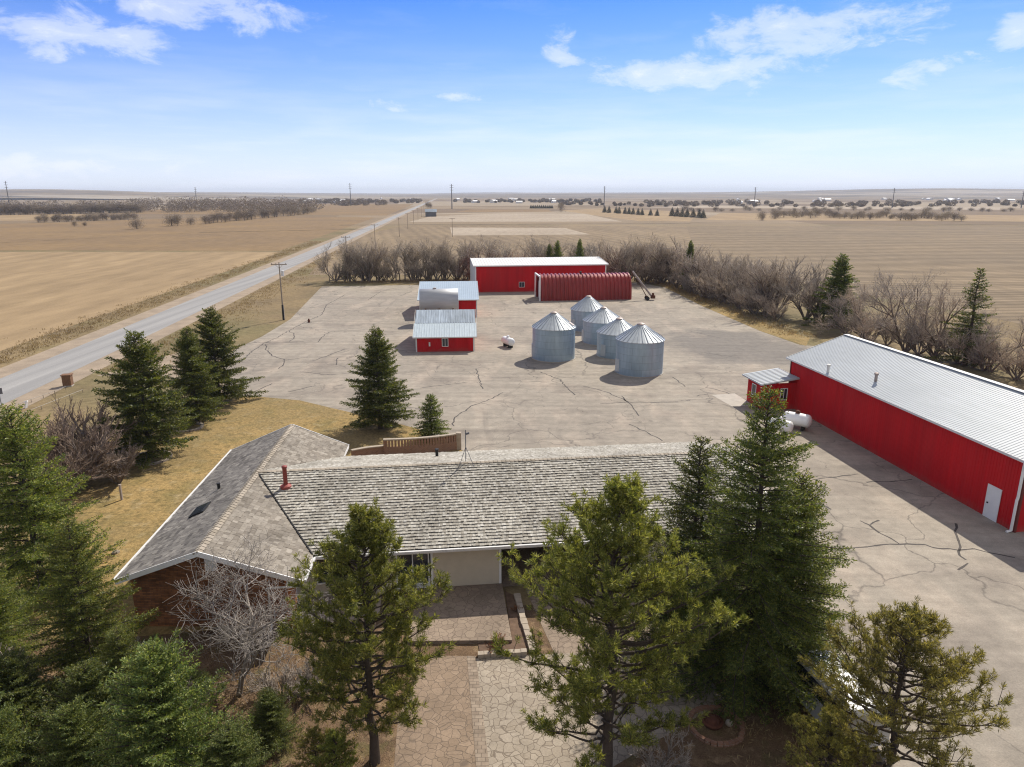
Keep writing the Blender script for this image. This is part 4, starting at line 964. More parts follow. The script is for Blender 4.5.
for a, b in zip(C2[:-1], C2[1:]):
    c = (a+b)/2; ang = math.atan2(b.y-a.y, b.x-a.x)
    if bal is None:
        bm_ = MB(); bm_.box(-.075,-.1,.70,.075,.1,1.28); bal = bm_.build('baluster', M['tan_brick'], gw); o = bal
    else: o = bal.copy(); COL.objects.link(o); o.parent = gw
    o.location = (c.x, c.y, 0); o.rotation_euler = (0,0,ang)

# ------------------------------------------------------------------ street furniture and small things
def pole(x, y, h, label, group, transformer=False):
    t = thing('utility_pole', label, 'pole', (x, y, 0), R(6), group)
    m_ = MB(); m_.tube([(0,0,-.2),(0,0,h*.5),(0,0,h)], [.13,.11,.08], 10); m_.build('pole', M['pole'], t)
    m_ = MB(); m_.bar((-1.25,-.12,h-.35), (1.25,-.12,h-.35), .11, .13); m_.bar((-.6,-.1,h-.36), (0,-.12,h-1.0), .04, .05); m_.bar((.6,-.1,h-.36), (0,-.12,h-1.0), .04, .05); m_.build('crossarm', M['pole'], t)
    for x_ in (-1.1, -.45, 1.1):
        m_ = MB(); m_.lathe([(.05,0),(.07,.05),(.04,.1),(.06,.15),(0,.2)], 8, (x_,-.12,h-.285)); m_.build('insulator', M['steel'], t)
    if transformer:
        m_ = MB(); m_.lathe([(0,-.45),(.23,-.45),(.25,-.4),(.25,.4),(.2,.46),(0,.5)], 14, (.42,-.1,h-1.75)); m_.build('transformer', M['offwhite'], t)
        m_ = MB(); m_.tube([(0,0,0),(0,0,2.5)], [.18,.165], 10); m_.build('dark_base', M['dark'], t)
        m_ = MB(); m_.tube([(.16,0,.1),(.16,0,2.4)], .03, 6); m_.build('conduit', M['white'], t)
pole(-37.5, 115.2, 9.4, 'tall wooden utility pole with transformer at the left edge of the yard', 'power poles along the road', True)
for k_ in range(1, 10):
    d = 78*k_; pole(-37.5-.0893*d+(.0 if k_ < 3 else 4), 115.2+d, 9.2, ['slim power pole rising just behind the left end of the shelterbelt','second power pole beyond the yard along the road'][k_-1] if k_ < 3 else 'distant power pole in the row beside the road', 'power poles along the road' if k_ < 3 else 'distant power poles in the row')
c = G(452.5, 237); pole(c.x, c.y, 9, 'lone power pole in the field behind the long red shed', None)
for i, (x, yb, yt, lab) in enumerate(((10,208,181,'leftmost thin transmission tower on the horizon'),(197,205,187,'thin transmission tower above the dense woods left of the road'),(351,206,183,'thin transmission tower left of where the road meets the horizon'),(452,209,184,'thin transmission tower just right of the road on the horizon'),(604,207,186,'thin transmission tower above the row of dark conifers'),(754,207.5,187,'thin transmission tower left of the far right tree line'),(892,208,188,'thin transmission tower above the far right tree line'),(1021,208,191,'rightmost thin transmission tower at the picture edge'))):
    c = G(x, yb); h = CAMH-c.y*((FPX*ST+(yt-383.5)*CT)/(FPX*CT-(yt-383.5)*ST))
    t = thing('transmission_tower', lab, 'tower', c, 0, 'transmission towers on the horizon')
    m_ = MB(); m_.tube([(0,0,-.5),(0,0,h)], [.75,.4], 8); m_.build('mast', M['steel'], t)
    for z in (.76, .86, .95):
        m_ = MB(); m_.bar((-2.6,0,h*z), (2.6,0,h*z), .35, .35); m_.build('crossarm', M['steel'], t)
c = G(68.5, 386)
mb_ = thing('roadside_box', 'brown wooden box on a base standing beside the county road', 'box', c, R(12))
m_ = MB(); m_.box(-.42,-.35,.12,.42,.35,1.2); m_.build('body', M['wood'], mb_); m_ = MB(); m_.box(-.5,-.43,1.2,.5,.43,1.3); m_.build('lid', M['wood'], mb_); m_ = MB(); m_.box(-.45,-.38,0,.45,.38,.12); m_.build('base', M['concrete'], mb_)
def rail(a, b, label, n):
    t = thing('pipe_rail', label, 'rail', a); d = b-a
    m_ = MB(); m_.tube([(0,0,.36), d+Vector((0,0,.36))], .022, 6); m_.build('rail', M['concrete'], t)
    for i in range(n):
        m_ = MB(); m_.tube([d*(i/(n-1)), d*(i/(n-1))+Vector((0,0,.38))], .03, 6); m_.build('post', M['pole'], t)
rail(G(6,412), G(66,390), 'low pale pipe rail nearer the county road, running up to the brown box', 6)
rail(G(10,422), G(83,393), 'low pale pipe rail farther from the road, behind the left spruce', 6)
m_ = MB(); m_.bar((0,0,0), (.15,0,.6), .3, .1); m_.bar((-.12,0,.6), (.3,0,.72), .1, .1); tag(m_.build('marker_board', M['white'], loc=G(26,408)), 'small white board standing by the pale pipe rail', 'board')
m_ = MB(); m_.lathe([(.2,0),(.22,.2),(.2,.38),(.07,.48),(0,.49)], 14); tag(m_.build('white_pedestal', M['white'], loc=G(27,432)), 'small white utility pedestal in the dry grass above the left spruce', 'pedestal')
sg = thing('sign_post', 'thin metal sign post at the left picture edge beside the road', 'sign', G(2,408), R(20))
m_ = MB(); m_.tube([(0,0,0),(0,0,2.0)], .035, 6); m_.build('post', M['steel'], sg); m_ = MB(); m_.box(-.3,-.05,1.4,.3,-.036,2.0); m_.build('plate', M['steel'], sg)
m_ = MB(); m_.bar((0,0,0), (0,0,1.05), .12, .12); m_.bar((0,0,1.05), (0,0,1.13), .16, .16); tag(m_.build('wooden_post', M['deck_wood'], loc=G(122,500)), 'short wooden post standing alone on the golden lawn', 'post')
m_ = MB(); m_.lathe([(.22,0),(.2,.1),(.1,.16),(0,.17)], 9); tag(m_.build('pale_rock', M['stone'], loc=G(116,553)), 'small pale rock on the lawn beside the wing roof edge', 'rock')
m_ = MB(); m_.box(-.16,-.16,0,.16,.16,.4); m_.box(-.1,-.1,.4,.1,.1,.62); tag(m_.build('stump_marker', M['rust'], loc=G(309,322.5)), 'small dark rusty post stub on the yard near the utility pole', 'stub')
def ring(name, c, r, mat, label, cat, n=24, w=.2, h=.16):
    t = thing(name, label, cat, c); m_ = MB()
    for i in range(n):
        a0, a1 = 2*math.pi*i/n, 2*math.pi*(i+.92)/n; rr = r+random.uniform(-.03,.03); m_.bar((rr*math.cos(a0),rr*math.sin(a0),h/2), (rr*math.cos(a1),rr*math.sin(a1),h/2), w, h)
    m_.build('brick_edging', mat, t); return t
ring('tree_ring', G(150,459), 1.5, M['stone'], 'ring of pale stones around the foot of the big left lawn spruce', 'tree ring')
ring('tree_ring', G(188,428), 1.2, M['stone'], 'ring of pale stones on the lawn under the pair of lawn spruces', 'tree ring')
fp = ring('fire_pit', G(716,727), 1.0, M['tan_brick'], 'round brick edged bed with a dark iron kettle under the pines', 'fire pit', 28, .16, .16)
m_ = MB(); m_.lathe([(.0,.02),(.36,.02),(.42,.16),(.34,.2),(.3,.14),(.22,.26),(.12,.30),(0,.3)], 20, (-.1,.15,0)); m_.build('kettle', M['rust'], fp)
m_ = MB(); m_.lathe([(.12,0),(.15,.08),(.13,.17),(.06,.21),(0,.22)], 10); tag(m_.build('pale_stone', M['stone'], loc=G(729,725)), 'pale rounded stone inside the round brick bed', 'stone')
# white van behind the small pine
VA = G(802, 716); VB = G(858, 762)
vd = (G(800,708)-G(845,767)); ang = R(92)
van = thing('white_van', 'white van parked behind the small yellowish pine at the yard edge', 'van', (12.55, 24.1, 0), R(101))
vb = MB()
def loftx(mb, secs):
    b = len(mb.v); n = len(secs[0][1])
    for x, ring_ in secs:
        for y, z in ring_: mb.v.append((x, y, z))
    for i in range(len(secs)-1):
        for j in range(n): mb.f.append((b+i*n+j, b+i*n+(j+1)%n, b+(i+1)*n+(j+1)%n, b+(i+1)*n+j))
    mb.f.append(tuple(b+j for j in reversed(range(n)))); mb.f.append(tuple(b+(len(secs)-1)*n+j for j in range(n)))
def sec(w, z0, zt, tw): return [(-w,z0),(w,z0),(w,z0+(zt-z0)*.5),(tw,zt-.1),(tw-.1,zt),(-tw+.1,zt),(-tw,zt-.1),(-w,z0+(zt-z0)*.5)]
loftx(vb, [(-2.5,sec(.85,.4,1.85,.78)),(-2.35,sec(.95,.32,2.0,.84)),(.9,sec(.95,.32,2.0,.84)),(1.2,sec(.95,.32,1.92,.82)),(1.85,sec(.95,.32,1.2,.85)),(2.4,sec(.88,.35,.95,.78)),(2.5,sec(.8,.4,.8,.7))])
vb.build('body', M['car'], van)
w_ = MB(); w_.poly([(1.25,-.74,1.88),(1.83,-.8,1.24),(1.83,.8,1.24),(1.25,.74,1.88)]); w_.v = [(a+.02,b,c+.02) for a, b, c in w_.v]; w_.build('windscreen', M['glass'], van)
for sy in (-1, 1):
    w_ = MB(); w_.poly([(-2.2,sy*.945,1.22),(1.0,sy*.945,1.22),(.95,sy*.87,1.8),(-2.2,sy*.87,1.8)]); w_.build('side_window', M['glass'], van)
for sx in (-1.6, 1.55):
    for sy in (-.86, .86):
        m_ = MB(); m_.tube([(sx,sy-.1,.34),(sx,sy+.1,.34)], .34, 18); wo = m_.build('wheel', M['tyre'], van); m_ = MB(); m_.tube([(sx,sy-.11,.34),(sx,sy+.11,.34)], .19, 12); m_.build('rim', M['steel'], wo)
m_ = MB(); m_.tube([(-2.1,-.7,2.03),(.8,-.7,2.03)], .03, 6); m_.tube([(-2.1,.7,2.03),(.8,.7,2.03)], .03, 6); m_.build('roof_rail', M['steel'], van)
# dark shed and hay bales far off, small houses of the far settlement
c = G(431, 216.5); fsd = thing('far_barn', 'small dark barn standing in the pale field right of the distant road', 'barn', c, R(6))
m_ = MB(); m_.box(-5,-3.5,0,5,3.5,4.2); m_.build('wall', M['steel'], fsd); m_ = MB(); m_.add([(-5.4,-4,4.1),(5.4,-4,4.1),(5.4,0,6.6),(-5.4,0,6.6),(5.4,4,4.1),(-5.4,4,4.1)], [(0,1,2,3),(3,2,4,5),(1,4,2),(0,3,5)]); m_.build('roof', M['roof_worn'], fsd)
hm = MB(); hm.box(-7,-4.5,0,7,4.5,4.5); hm.add([(-7.4,-5,4.5),(7.4,-5,4.5),(7.4,0,7),(-7.4,0,7),(7.4,5,4.5),(-7.4,5,4.5)], [(0,1,2,3),(3,2,4,5),(1,4,2),(0,3,5)])
h0 = None
for i in range(46):
    x = random.choice([random.uniform(455,560), random.uniform(700,830), random.uniform(870,1022), random.uniform(300,420)]); c = G(x, random.uniform(199.2,203.5))
    if h0 is None: h0 = o = hm.build('far_house', M['white'])
    else: o = h0.copy(); COL.objects.link(o)
    o.location = c; o.rotation_euler = (0,0,R(random.uniform(-10,100))); k_ = random.uniform(.7,1.6); o.scale = (k_, k_, random.uniform(.7,1.1))
    tag(o, 'tiny pale house of the settlement on the horizon', 'house', 'houses on the horizon')

# ------------------------------------------------------------------ trees
SP1 = spruce('spruce_a', 13, 4.0, 11, M['spruce'], zb=.07, dens=1.35, prof=.72, bw=.04); SP2 = spruce('spruce_b', 10, 3.2, 12, M['spruce'], zb=.05, gap=.05, dens=1.3, prof=.7, bw=.04)
SP3 = spruce('spruce_c', 10, 3.7, 13, M['spruce_gold'], zb=.04, dens=1.25, droop=.12, up0=2, prof=.66, bw=.042)
SP4 = spruce('spruce_d', 9.2, 3.5, 14, M['spruce'], zb=.09, dens=1.1, bl=.17, bw=.06, droop=.1, up0=0, gap=.06, prof=.68)
SP5 = spruce('spruce_e', 4, 1.7, 15, M['spruce'], zb=.06, dens=1.2, bl=.14, bw=.05, step=.22, prof=.7)
SP6 = spruce('spruce_f', 11, 3.3, 16, M['spruce'], zb=.05, dens=.8, bl=.22, bw=.09, step=.36, prof=.7)
SP7 = spruce('spruce_g', 11.5, 2.6, 17, M['spruce'], zb=.08, dens=.4, bl=.2, bw=.08, step=.42, gap=.25)
JU = spruce('juniper', 5.9, 3.2, 18, M['juniper'], zb=.03, up0=18, up1=65, droop=.02, prof=.55, step=.2, dens=1.15, bl=.13, bw=.046)
PA = pine('pine_a', 10.3, 3.25, 21, M['pine'], zb=.15, nb=118, tuft=30, nw=.026); PB = pine('pine_b', 11.6, 4.1, 22, M['pine'], zb=.13, nb=136, tuft=30, nw=.026); PC = pine('pine_c', 7.3, 3.6, 23, M['pine_gold'], zb=.14, nb=84, tuft=26, nw=.024, lean=.12)
put_tree(SP1, 'spruce_tree', 'tallest dark spruce right of the shake roof, its tip before the shop annex', 'tree', 9.6, 25.4, 13.1, 1.0)
put_tree(SP2, 'spruce_tree', 'dark narrow spruce between the big pine and the tallest spruce', 'tree', 8.1, 28.6, 10.1, 2.0)
put_tree(SP3, 'spruce_tree', 'yellow green spruce with long right branches over the yard beside the tallest spruce', 'tree', 11.5, 26.2, 9.5, 0.4, sx=1.0)
put_tree(PA, 'pine_tree', 'bushy green pine in front of the roof left of the patio', 'tree', -5.0, 21.4, 10.3, 0.2)
put_tree(PB, 'pine_tree', 'largest bushy pine in front of the carport', 'tree', 3.3, 20.7, 11.6, 1.1)
put_tree(PC, 'pine_tree', 'small open yellowish pine at the bottom right over the yard edge', 'tree', 12.9, 20.1, 7.4, 2.3)
put_tree(PC, 'pine_tree', 'low young yellowish pine beside the white van, left of the open yellowish pine', 'tree', 10.75, 20.1, 3.4, 4.6, sx=1.0)
put_tree(PC, 'pine_tree', 'knee-high bright young pine at the bottom edge right of the bright green juniper', 'tree', -7.0, 20.9, 1.9, 0.7, sx=1.1)
put_tree(JU, 'juniper_tree', 'low spreading juniper right of the bright green juniper, at the bottom edge', 'tree', -9.7, 20.3, 2.5, 3.3, sx=1.5)
put_tree(JU, 'juniper_tree', 'green juniper in the gap below the short yellow green spruce', 'tree', -15.3, 21.9, 4.0, 5.6, sx=1.15)
put_tree(JU, 'juniper_tree', 'blue green juniper at the foot of the lush spruce left of the gable', 'tree', -18.6, 22.6, 3.8, 0.8, sx=1.2)
put_tree(JU, 'juniper_tree', 'low juniper shrub by the foot of the brick gable wall', 'tree', -13.2, 24.3, 1.9, 2.2, sx=1.5)
put_tree(PA, 'pine_tree', 'low young pine at the bottom edge left of the bushy pine', 'tree', -6.1, 20.4, 2.2, 2.0, sx=1.5)
put_tree(SP3, 'spruce_tree', 'big lush spruce cut by the left edge of the picture', 'tree', -24.0, 32.3, 10.5, 0.9)
put_tree(SP3, 'spruce_tree', 'lush green spruce left of the brick gable', 'tree', -17.4, 25.4, 7.8, 3.2, sx=.9)
put_tree(JU, 'juniper_tree', 'dense bright green juniper at the bottom left below the brick gable', 'tree', -12.1, 20.6, 5.8, 0.0)
put_tree(JU, 'juniper_tree', 'yellow green juniper in the bottom left corner', 'tree', -17.6, 19.6, 5.2, 1.6, sx=.85)
put_tree(JU, 'juniper_tree', 'low juniper between the corner juniper and the bright green one', 'tree', -14.9, 20.2, 3.6, 2.6, sx=1.1)
put_tree(JU, 'juniper_tree', 'low green juniper under the bare pale tree', 'tree', -9.0, 22.3, 2.4, 4.0, sx=1.1)
put_tree(JU, 'juniper_tree', 'mid green juniper behind the corner junipers at the left edge', 'tree', -20.4, 22.4, 5.0, 5.0, sx=.95)
put_tree(SP3, 'spruce_tree', 'short yellow green spruce between the lush left spruce and the bright green juniper', 'tree', -14.9, 23.4, 4.3, 1.9, sx=1.15)
put_tree(SP3, 'spruce_tree', 'golden tipped spruce cut by the left edge below the big lush one', 'tree', -21.9, 26.2, 6.2, 4.4, sx=1.0)
put_tree(SP4, 'spruce_tree', 'broad spruce at the lawn edge, nearest of the three by the road', 'tree', -28.3, 52.2, 10.4, 0.5, sx=1.1)
put_tree(SP4, 'spruce_tree', 'left one of the close pair of spruces by the lawn corner', 'tree', -28.7, 61.6, 8.9, 2.1, sx=1.0)
put_tree(SP4, 'spruce_tree', 'right one of the close pair of spruces by the lawn corner', 'tree', -28.9, 67.3, 9.8, 4.0, sx=1.08)
put_tree(SP4, 'spruce_tree', 'shapely dark spruce alone at the lawn tip before the small shed', 'tree', -11.6, 59.5, 9.3, 5.2, sx=1.08)
put_tree(SP5, 'spruce_tree', 'small young spruce by the end of the brick garden wall', 'tree', -6.8, 56.8, 4.0, 1.2)
put_tree(SP6, 'spruce_tree', 'green spruce among bare trees behind the shop annex', 'tree', 50.6, 109.8, 11.4, 0.3, sx=1.15)
put_tree(SP7, 'spruce_tree', 'sparse dark spruce with a full tip behind the shop roof', 'tree', 54.6, 83.2, 11.8, 0.8, sx=1.25)
for i, (x, yb, yt, lab) in enumerate(((549,283,243,'leftmost small dark conifer peeking over the long red shed roof'),(557,283,239.5,'middle small dark conifer peeking over the long red shed roof'),(579,283,238,'rightmost dark conifer peeking over the long red shed roof'),(347,281,250,'dark evergreen at the left end of the bare shelterbelt'),(688,292,239.5,'dark evergreen tip showing among the bare trees right of the auger'))):
    c = G(x, yb-2.5); h = CAMH-c.y*((FPX*ST+(yt-383.5)*CT)/(FPX*CT-(yt-383.5)*ST)); put_tree(SP6, 'spruce_tree', lab, 'tree', c.x, c.y, h, i*1.3, sx=.75)

BT = [bare('bare_tree_%s' % 'abcd'[i], 10, 31+i, M['twig'], M['limb'], 1, 4, 34+3*i, (5,7), .011, ratio=.6) for i in range(3)]
BS = [bare('bare_clump_%s' % 'abc'[i], 8, 41+i, M['twig' if i else 'twig_red'], M['limb'], 7, 3, 26, (5,8), .011, .45+.12*i, .55) for i in range(3)]
BL_ = [bare('bare_big_%s' % 'ab'[i], 11, 51+i, M['twig_red'], M['limb'], 3, 4, 34, (5,7), .011, .55, .6) for i in range(2)]
BP_ = bare('pale_bare', 5.8, 61, M['twig_pale'], M['limb_pale'], 1, 4, 62, (6,8), .0065, ratio=.66, low=.25)
TH_ = bare('thicket', 4.5, 62, M['twig_dark'], M['limb'], 16, 3, 24, (5,8), .010, .55, .5)
SH_ = bare('grey_shrub', 2.6, 63, M['twig_pale'], M['limb_pale'], 9, 3, 32, (4,7), .009, .7, .55)
RS_ = bare('dry_shrub', 1.0, 64, M['dry'], M['limb'], 12, 2, 30, (5,8), .009, .7, .55)
rr = random.Random(9)
def belt(pts, protos, hs, label, group, sx=1.0):
    for (x, y) in pts: put_tree(rr.choice(protos), 'bare_tree', label, 'tree', x, y, rr.uniform(*hs), rr.uniform(0, 6.28), group, sx*rr.uniform(.85,1.15))
def along(P, n, jit):
    P = [G(*p) for p in P]; L = [(b-a).length for a, b in zip(P, P[1:])]; T = sum(L); out = []
    for i in range(n):
        s = T*(i+.5)/n; q = 0
        while s > L[q] and q < len(L)-1: s -= L[q]; q += 1
        p = P[q].lerp(P[q+1], s/L[q]); out.append((p.x+rr.gauss(0,jit*.6), p.y+rr.gauss(0,jit)))
    return out
belt(along([(331,282),(470,279.5)], 27, 1.8), BT+BT+BT+BS, (8.5,11), 'bare brown tree in the shelterbelt row behind the grey-roofed small sheds', 'shelterbelt trees left of the long red shed')
belt(along([(333,281.5),(468,280)], 16, .8), BS, (4,6.5), 'bare brushy bush at the foot of the shelterbelt behind the grey-roofed small sheds', 'shelterbelt bushes left of the long red shed', 1.2)
belt(along([(474,278),(600,278)], 20, 2.5), BT, (9,11), 'bare tree top showing above the white roof of the long red shed', 'shelterbelt trees behind the long red shed')
belt(along([(606,281.5),(668,281.5)], 10, 1.5), BT+BS, (9.5,12.5), 'bare brown tree in the dense belt behind the grain auger', 'shelterbelt trees behind the auger')
belt(along([(608,282.5),(664,283.5)], 9, 1), BS, (5,7.5), 'bare brushy bush in the dense belt behind the grain auger', 'shelterbelt bushes behind the auger', 1.2)
belt(along([(672,284),(705,292),(740,303),(775,314),(806,323)], 17, 1.4), BS, (8,10.8), 'tall bare greyish bush in the diagonal belt right of the yard', 'bare bushes on the right side of the yard', 1.15)
belt(along([(676,288),(708,299),(742,310),(780,322)], 15, .8), BS, (3.5,6), 'low bare bush at the front of the diagonal belt right of the yard', 'low bare bushes on the right side of the yard', 1.3)
for i, (x, yb, yt, lab) in enumerate(((870,345,283,'bare tree just right of the green spruce behind the shop'),(905,352,264,'large spreading bare tree rising behind the middle of the shop roof'),(935,357,275,'bare tree between the large spreading one and the sparse spruce'),(990,372,308,'bare tree right of the sparse spruce behind the shop roof'),(1018,378,320,'bare tree at the right picture edge behind the shop roof'),(848,336,290,'low bare tree at the foot of the green spruce behind the annex'),(1060,385,318,'bare tree beyond the right picture edge behind the shop'))):
    c = G(x, yb); h = CAMH-c.y*((FPX*ST+(yt-383.5)*CT)/(FPX*CT-(yt-383.5)*ST)); put_tree(BL_[i % 2], 'bare_tree', lab, 'tree', c.x, c.y, h, i*1.1, None, 1.1)
belt(along([(840,333),(880,345),(930,356),(1030,382)], 11, .8), BS, (3.5,6), 'low bare brown bush along the back wall of the shop', 'low bushes behind the shop', 1.3)
put_tree(BP_, 'bare_tree', 'pale bare spreading tree in front of the brick gable', 'tree', -11.3, 25.0, 6.3, .4, None, 1.2)
for i, (x, y, h, lab) in enumerate(((-31.8,48.5,6.2,'dark bare thicket left of the lawn, nearest the road spruce'),(-30.4,44.8,6.0,'dark bare thicket above the lush left-edge spruce'),(-28.2,47.2,3.6,'low dark thicket spilling onto the golden lawn'))): put_tree(TH_, 'bare_thicket', lab, 'shrub', x, y, h, i*2, None, 1.3)
for i, (x, y, h, lab) in enumerate(((-15.6,24.6,2.6,'grey bare shrub at the left corner of the brick gable'),(-20.6,23.2,3.0,'grey bare shrub between the two lush left spruces'),(-13.4,23.2,2.0,'grey bare shrub right above the bright green juniper'),(-9.4,24.6,1.7,'low pale bare shrub under the pale spreading tree'),(-8.2,25.4,1.5,'low bare shrub beside the brick column coloured sunlit orange'),(5.2,20.8,1.6,'leafless low shrub right of the largest pine trunk'))): put_tree(SH_, 'bare_shrub', lab, 'shrub', x, y, h, i*1.7, None, 1.2)
c = G(497, 650); put_tree(RS_, 'dry_shrub', 'dry reddish shrub in the stone edged planter before the patio', 'shrub', c.x, c.y, .8, 0, None, 1.3)
c = G(517, 612); put_tree(RS_, 'dry_shrub', 'small dry stems in the narrow bed by the carport', 'shrub', c.x, c.y, .45, 2, None, 1.0)

# distant trees
FB = [blob('far_bush_%s' % 'abc'[i], 6, 8+i, 71+i, M['far_brush']) for i in range(3)]; FC = [blob('far_conifer_%s' % 'ab'[i], 7, 5.5, 81+i, M['far_conifer'], 1800, .5, True) for i in range(2)]
def far(x, yb, hpx, protos, base_h, name, label, cat, group, wk=1.0):
    c = G(x, yb); h = hpx/FPX*c.y; o = link(name, rr.choice(protos)); k_ = h/base_h
    o.location = c; o.rotation_euler = (0,0,rr.uniform(0,6.28)); o.scale = (k_*wk, k_*wk, k_); return tag(o, label, cat, group)
for x, yb, hp, lab in ((137,229,13,'round lone bush at the edge of the far left field'),(172,226,14,'left one of two round bushes touching in the far left field'),(178,226,12,'right one of two round bushes touching in the far left field'),(191,225,10,'round bush just right of the two touching bushes'),(75,227,6,'tiny bush in the far left field left of the lone round bush'),(85,226,5,'tiniest bush beside the tiny one in the far left field'),(762,220,9,'small lone bare tree in the right field'),(775,219,10,'taller lone bare tree in the right field'),(561,212,9,'lone bare tree in the far field right of centre'),(1006-243,220.5,6,'small shrub below the lone trees in the right field')):
    far(x, yb, hp, FB, 6, 'far_bush', lab, 'bush', None, .8)
for i in range(26): far(205+i*4.3+rr.uniform(-1.5,1.5), 224-i*.42+rr.uniform(-.6,.6), rr.uniform(8,11), FB, 6, 'far_bush', 'brown bush in the row leading from the round bushes to the far road', 'bush', 'bush row in the far left field', .85)
for i in range(24): far(40+i*4.2+rr.uniform(-2,2), 222.5-i*.14, rr.uniform(5,9), FB, 6, 'far_bush', 'dark low bush in the front row of the far left brush', 'bush', 'front brush row far left', 1.0)
for i in range(46): far(-4+i*3.2+rr.uniform(-1.5,1.5), 215.2-i*.06, rr.uniform(7,11), FB, 6, 'far_tree', 'brown tree in the long tree line far left on the plain', 'tree', 'tree line far left', .9)
for i in range(48): far(772+i*4.0+rr.uniform(-2,2), 216+rr.uniform(-1.5,1.5)+i*.09, rr.uniform(5,9), FB, 6, 'far_tree', 'brown tree in the tree line across the far right field', 'tree', 'tree line far right', 1.0)
for i in range(34): far(682+i*10+rr.uniform(-4,4), 211+rr.uniform(-1,1), rr.uniform(3,5.5), FB, 6, 'far_tree', 'faint brown tree beyond the far right tree line', 'tree', 'faint trees beyond the far right tree line', 1.3)
for n_, x in enumerate((604.5,609,616,619,625,629,633,638,642,650.5,657,672,677,682,687,693,699,703)): far(x, 212.5+n_*.33, 6.5 if n_ < 11 else 8.5, FC, 7, 'far_conifer', 'dark conifer in the short row across the middle distance', 'tree', 'dark conifer row in the middle distance', 1.0)
for i in range(11): far(531+i*2.1, 208.4, 3.4, FC, 7, 'far_conifer', 'small dark conifer in the windbreak right of centre on the plain', 'tree', 'small windbreak right of centre', 1.2)
for i, x in enumerate((428,430.5)): far(x, 208.5, 7-i*2, FB, 6, 'far_tree', ['dark tree beside the far end of the road','smaller dark tree beside the far end of the road'][i], 'tree', None, .7)
# dense woods read as one mass
rng = np.random.default_rng(8); Pw = []
def band(x0, x1, y0, y1, n, hp):
    for i in range(n):
        c = G(rng.uniform(x0,x1), rng.uniform(y0,y1)); h = hp/FPX*c.y*rng.uniform(.6,1.05); m = 260
        d = unit(rng.normal(size=(m,3))); Pw.append(np.array([c.x,c.y,h*.5])+d*np.array([h*.75,h*.75,h*.5]))
band(128,322,206.5,212.5,150,10); band(300,420,201.5,203.5,60,3); band(455,600,201,203,60,2.5); band(640,1024,202.5,207,170,3.5); band(0,130,207,212,60,7); band(560,640,204,206,20,2.5); band(330,385,204.5,206,20,5)
P = np.concatenate(Pw); P[:,2] = np.maximum(P[:,2], .2); sc = np.maximum(1.2, P[:,1]/600)
V, F = blades(P, unit(rng.normal(size=P.shape)+np.array([0,0,.6])), sc*.8, sc*.42, rng)
tag(link('distant_woods', np_mesh('distant_woods', V, F, M['far_brush'])), 'dense far-off brown woods merging below the horizon', 'woods', kind='stuff')
M['ditch'] = field_mat('ditch_grass', (.13,.10,.065), (.17,.13,.08))
for i_, (a, b, wd) in enumerate(((G(340,225.2), G(690,223.4), 4.5), (G(690,222.6), G(1060,225), 1.6), (G(200,232.5), G(372,229.0), 2.2), (G(0,243), G(200,232.5), .8))):
    m_ = MB(); n_ = 60
    for j in range(n_):
        p, q = a.lerp(b, j/n_), a.lerp(b, (j+1)/n_); w0 = wd*(.7+.3*math.sin(j*1.7)+.2*math.sin(j*.6)); w1 = wd*(.7+.3*math.sin((j+1)*1.7)+.2*math.sin((j+1)*.6))
        m_.poly([(p.x,p.y-w0,.06+i_*.01),(q.x,q.y-w1,.06+i_*.01),(q.x,q.y+w1,.06+i_*.01),(p.x,p.y+w0,.06+i_*.01)])
    tag(m_.build('ditch', M['ditch']), kind='structure')
# leaf and cone litter on the mulch
pts = []
for i in range(1500):
    pts.append((random.uniform(-22,13), random.uniform(18.5,28), 0))
pts = [p for p in pts if not (-4.5 < p[0] < 8.5 and p[1] > 19) and not (p[0] > 11 and p[1] > 24)]
o = tufts('bed_grass', pts, .22, .03, M['dry_grass'], 6); o['label'] = 'short dead grass in the needle bed under the front trees'
for v_ in o.data.vertices: v_.co.z += .02

# ------------------------------------------------------------------ air
hz = MB(); hz.box(-12000,-50,-2,12000,11400,95); ho = hz.build('haze', None) if False else None
k = bpy.data.materials.new('haze_air'); k.use_nodes = True; nt = k.node_tree; nt.nodes.clear()
out = nt.nodes.new('ShaderNodeOutputMaterial'); pv = nt.nodes.new('ShaderNodeVolumePrincipled'); pv.inputs['Density'].default_value = 9e-5; pv.inputs['Color'].default_value = (.80,.88,1,1); nt.links.new(pv.outputs[0], out.inputs['Volume'])
ho = hz.build('haze', k); ho['kind'] = 'stuff'; ho['label'] = 'thin pale haze filling the air over the plain'; ho['category'] = 'haze'

# ------------------------------------------------------------------ sky, sun, camera
SUN = Vector((.55,.90,1.0)).normalized(); EL_ = math.asin(SUN.z); AZ_ = math.atan2(SUN.x, SUN.y)
W = bpy.data.worlds.new('World'); S.world = W; W.use_nodes = True; nt = W.node_tree; bg = nt.nodes['Background']
class WN(NT):
    def __init__(s): s.nt = nt
w = WN()
sky = nt.nodes.new('ShaderNodeTexSky'); sky.sky_type = 'NISHITA'; sky.sun_disc = False; sky.sun_elevation = EL_; sky.sun_rotation = AZ_
sky.altitude = 500; sky.air_density = 1.0; sky.dust_density = .15; sky.ozone_density = 3.5
tc = nt.nodes.new('ShaderNodeTexCoord').outputs['Generated']
hs = nt.nodes.new('ShaderNodeHueSaturation'); nt.links.new(sky.outputs[0], hs.inputs['Color']); hs.inputs['Saturation'].default_value = 1.22
xyz = w.sep(tc)
zc = w.math('MAXIMUM', xyz[2], .015)
pl_ = w.comb(w.math('DIVIDE', xyz[0], zc), w.math('DIVIDE', xyz[1], zc))
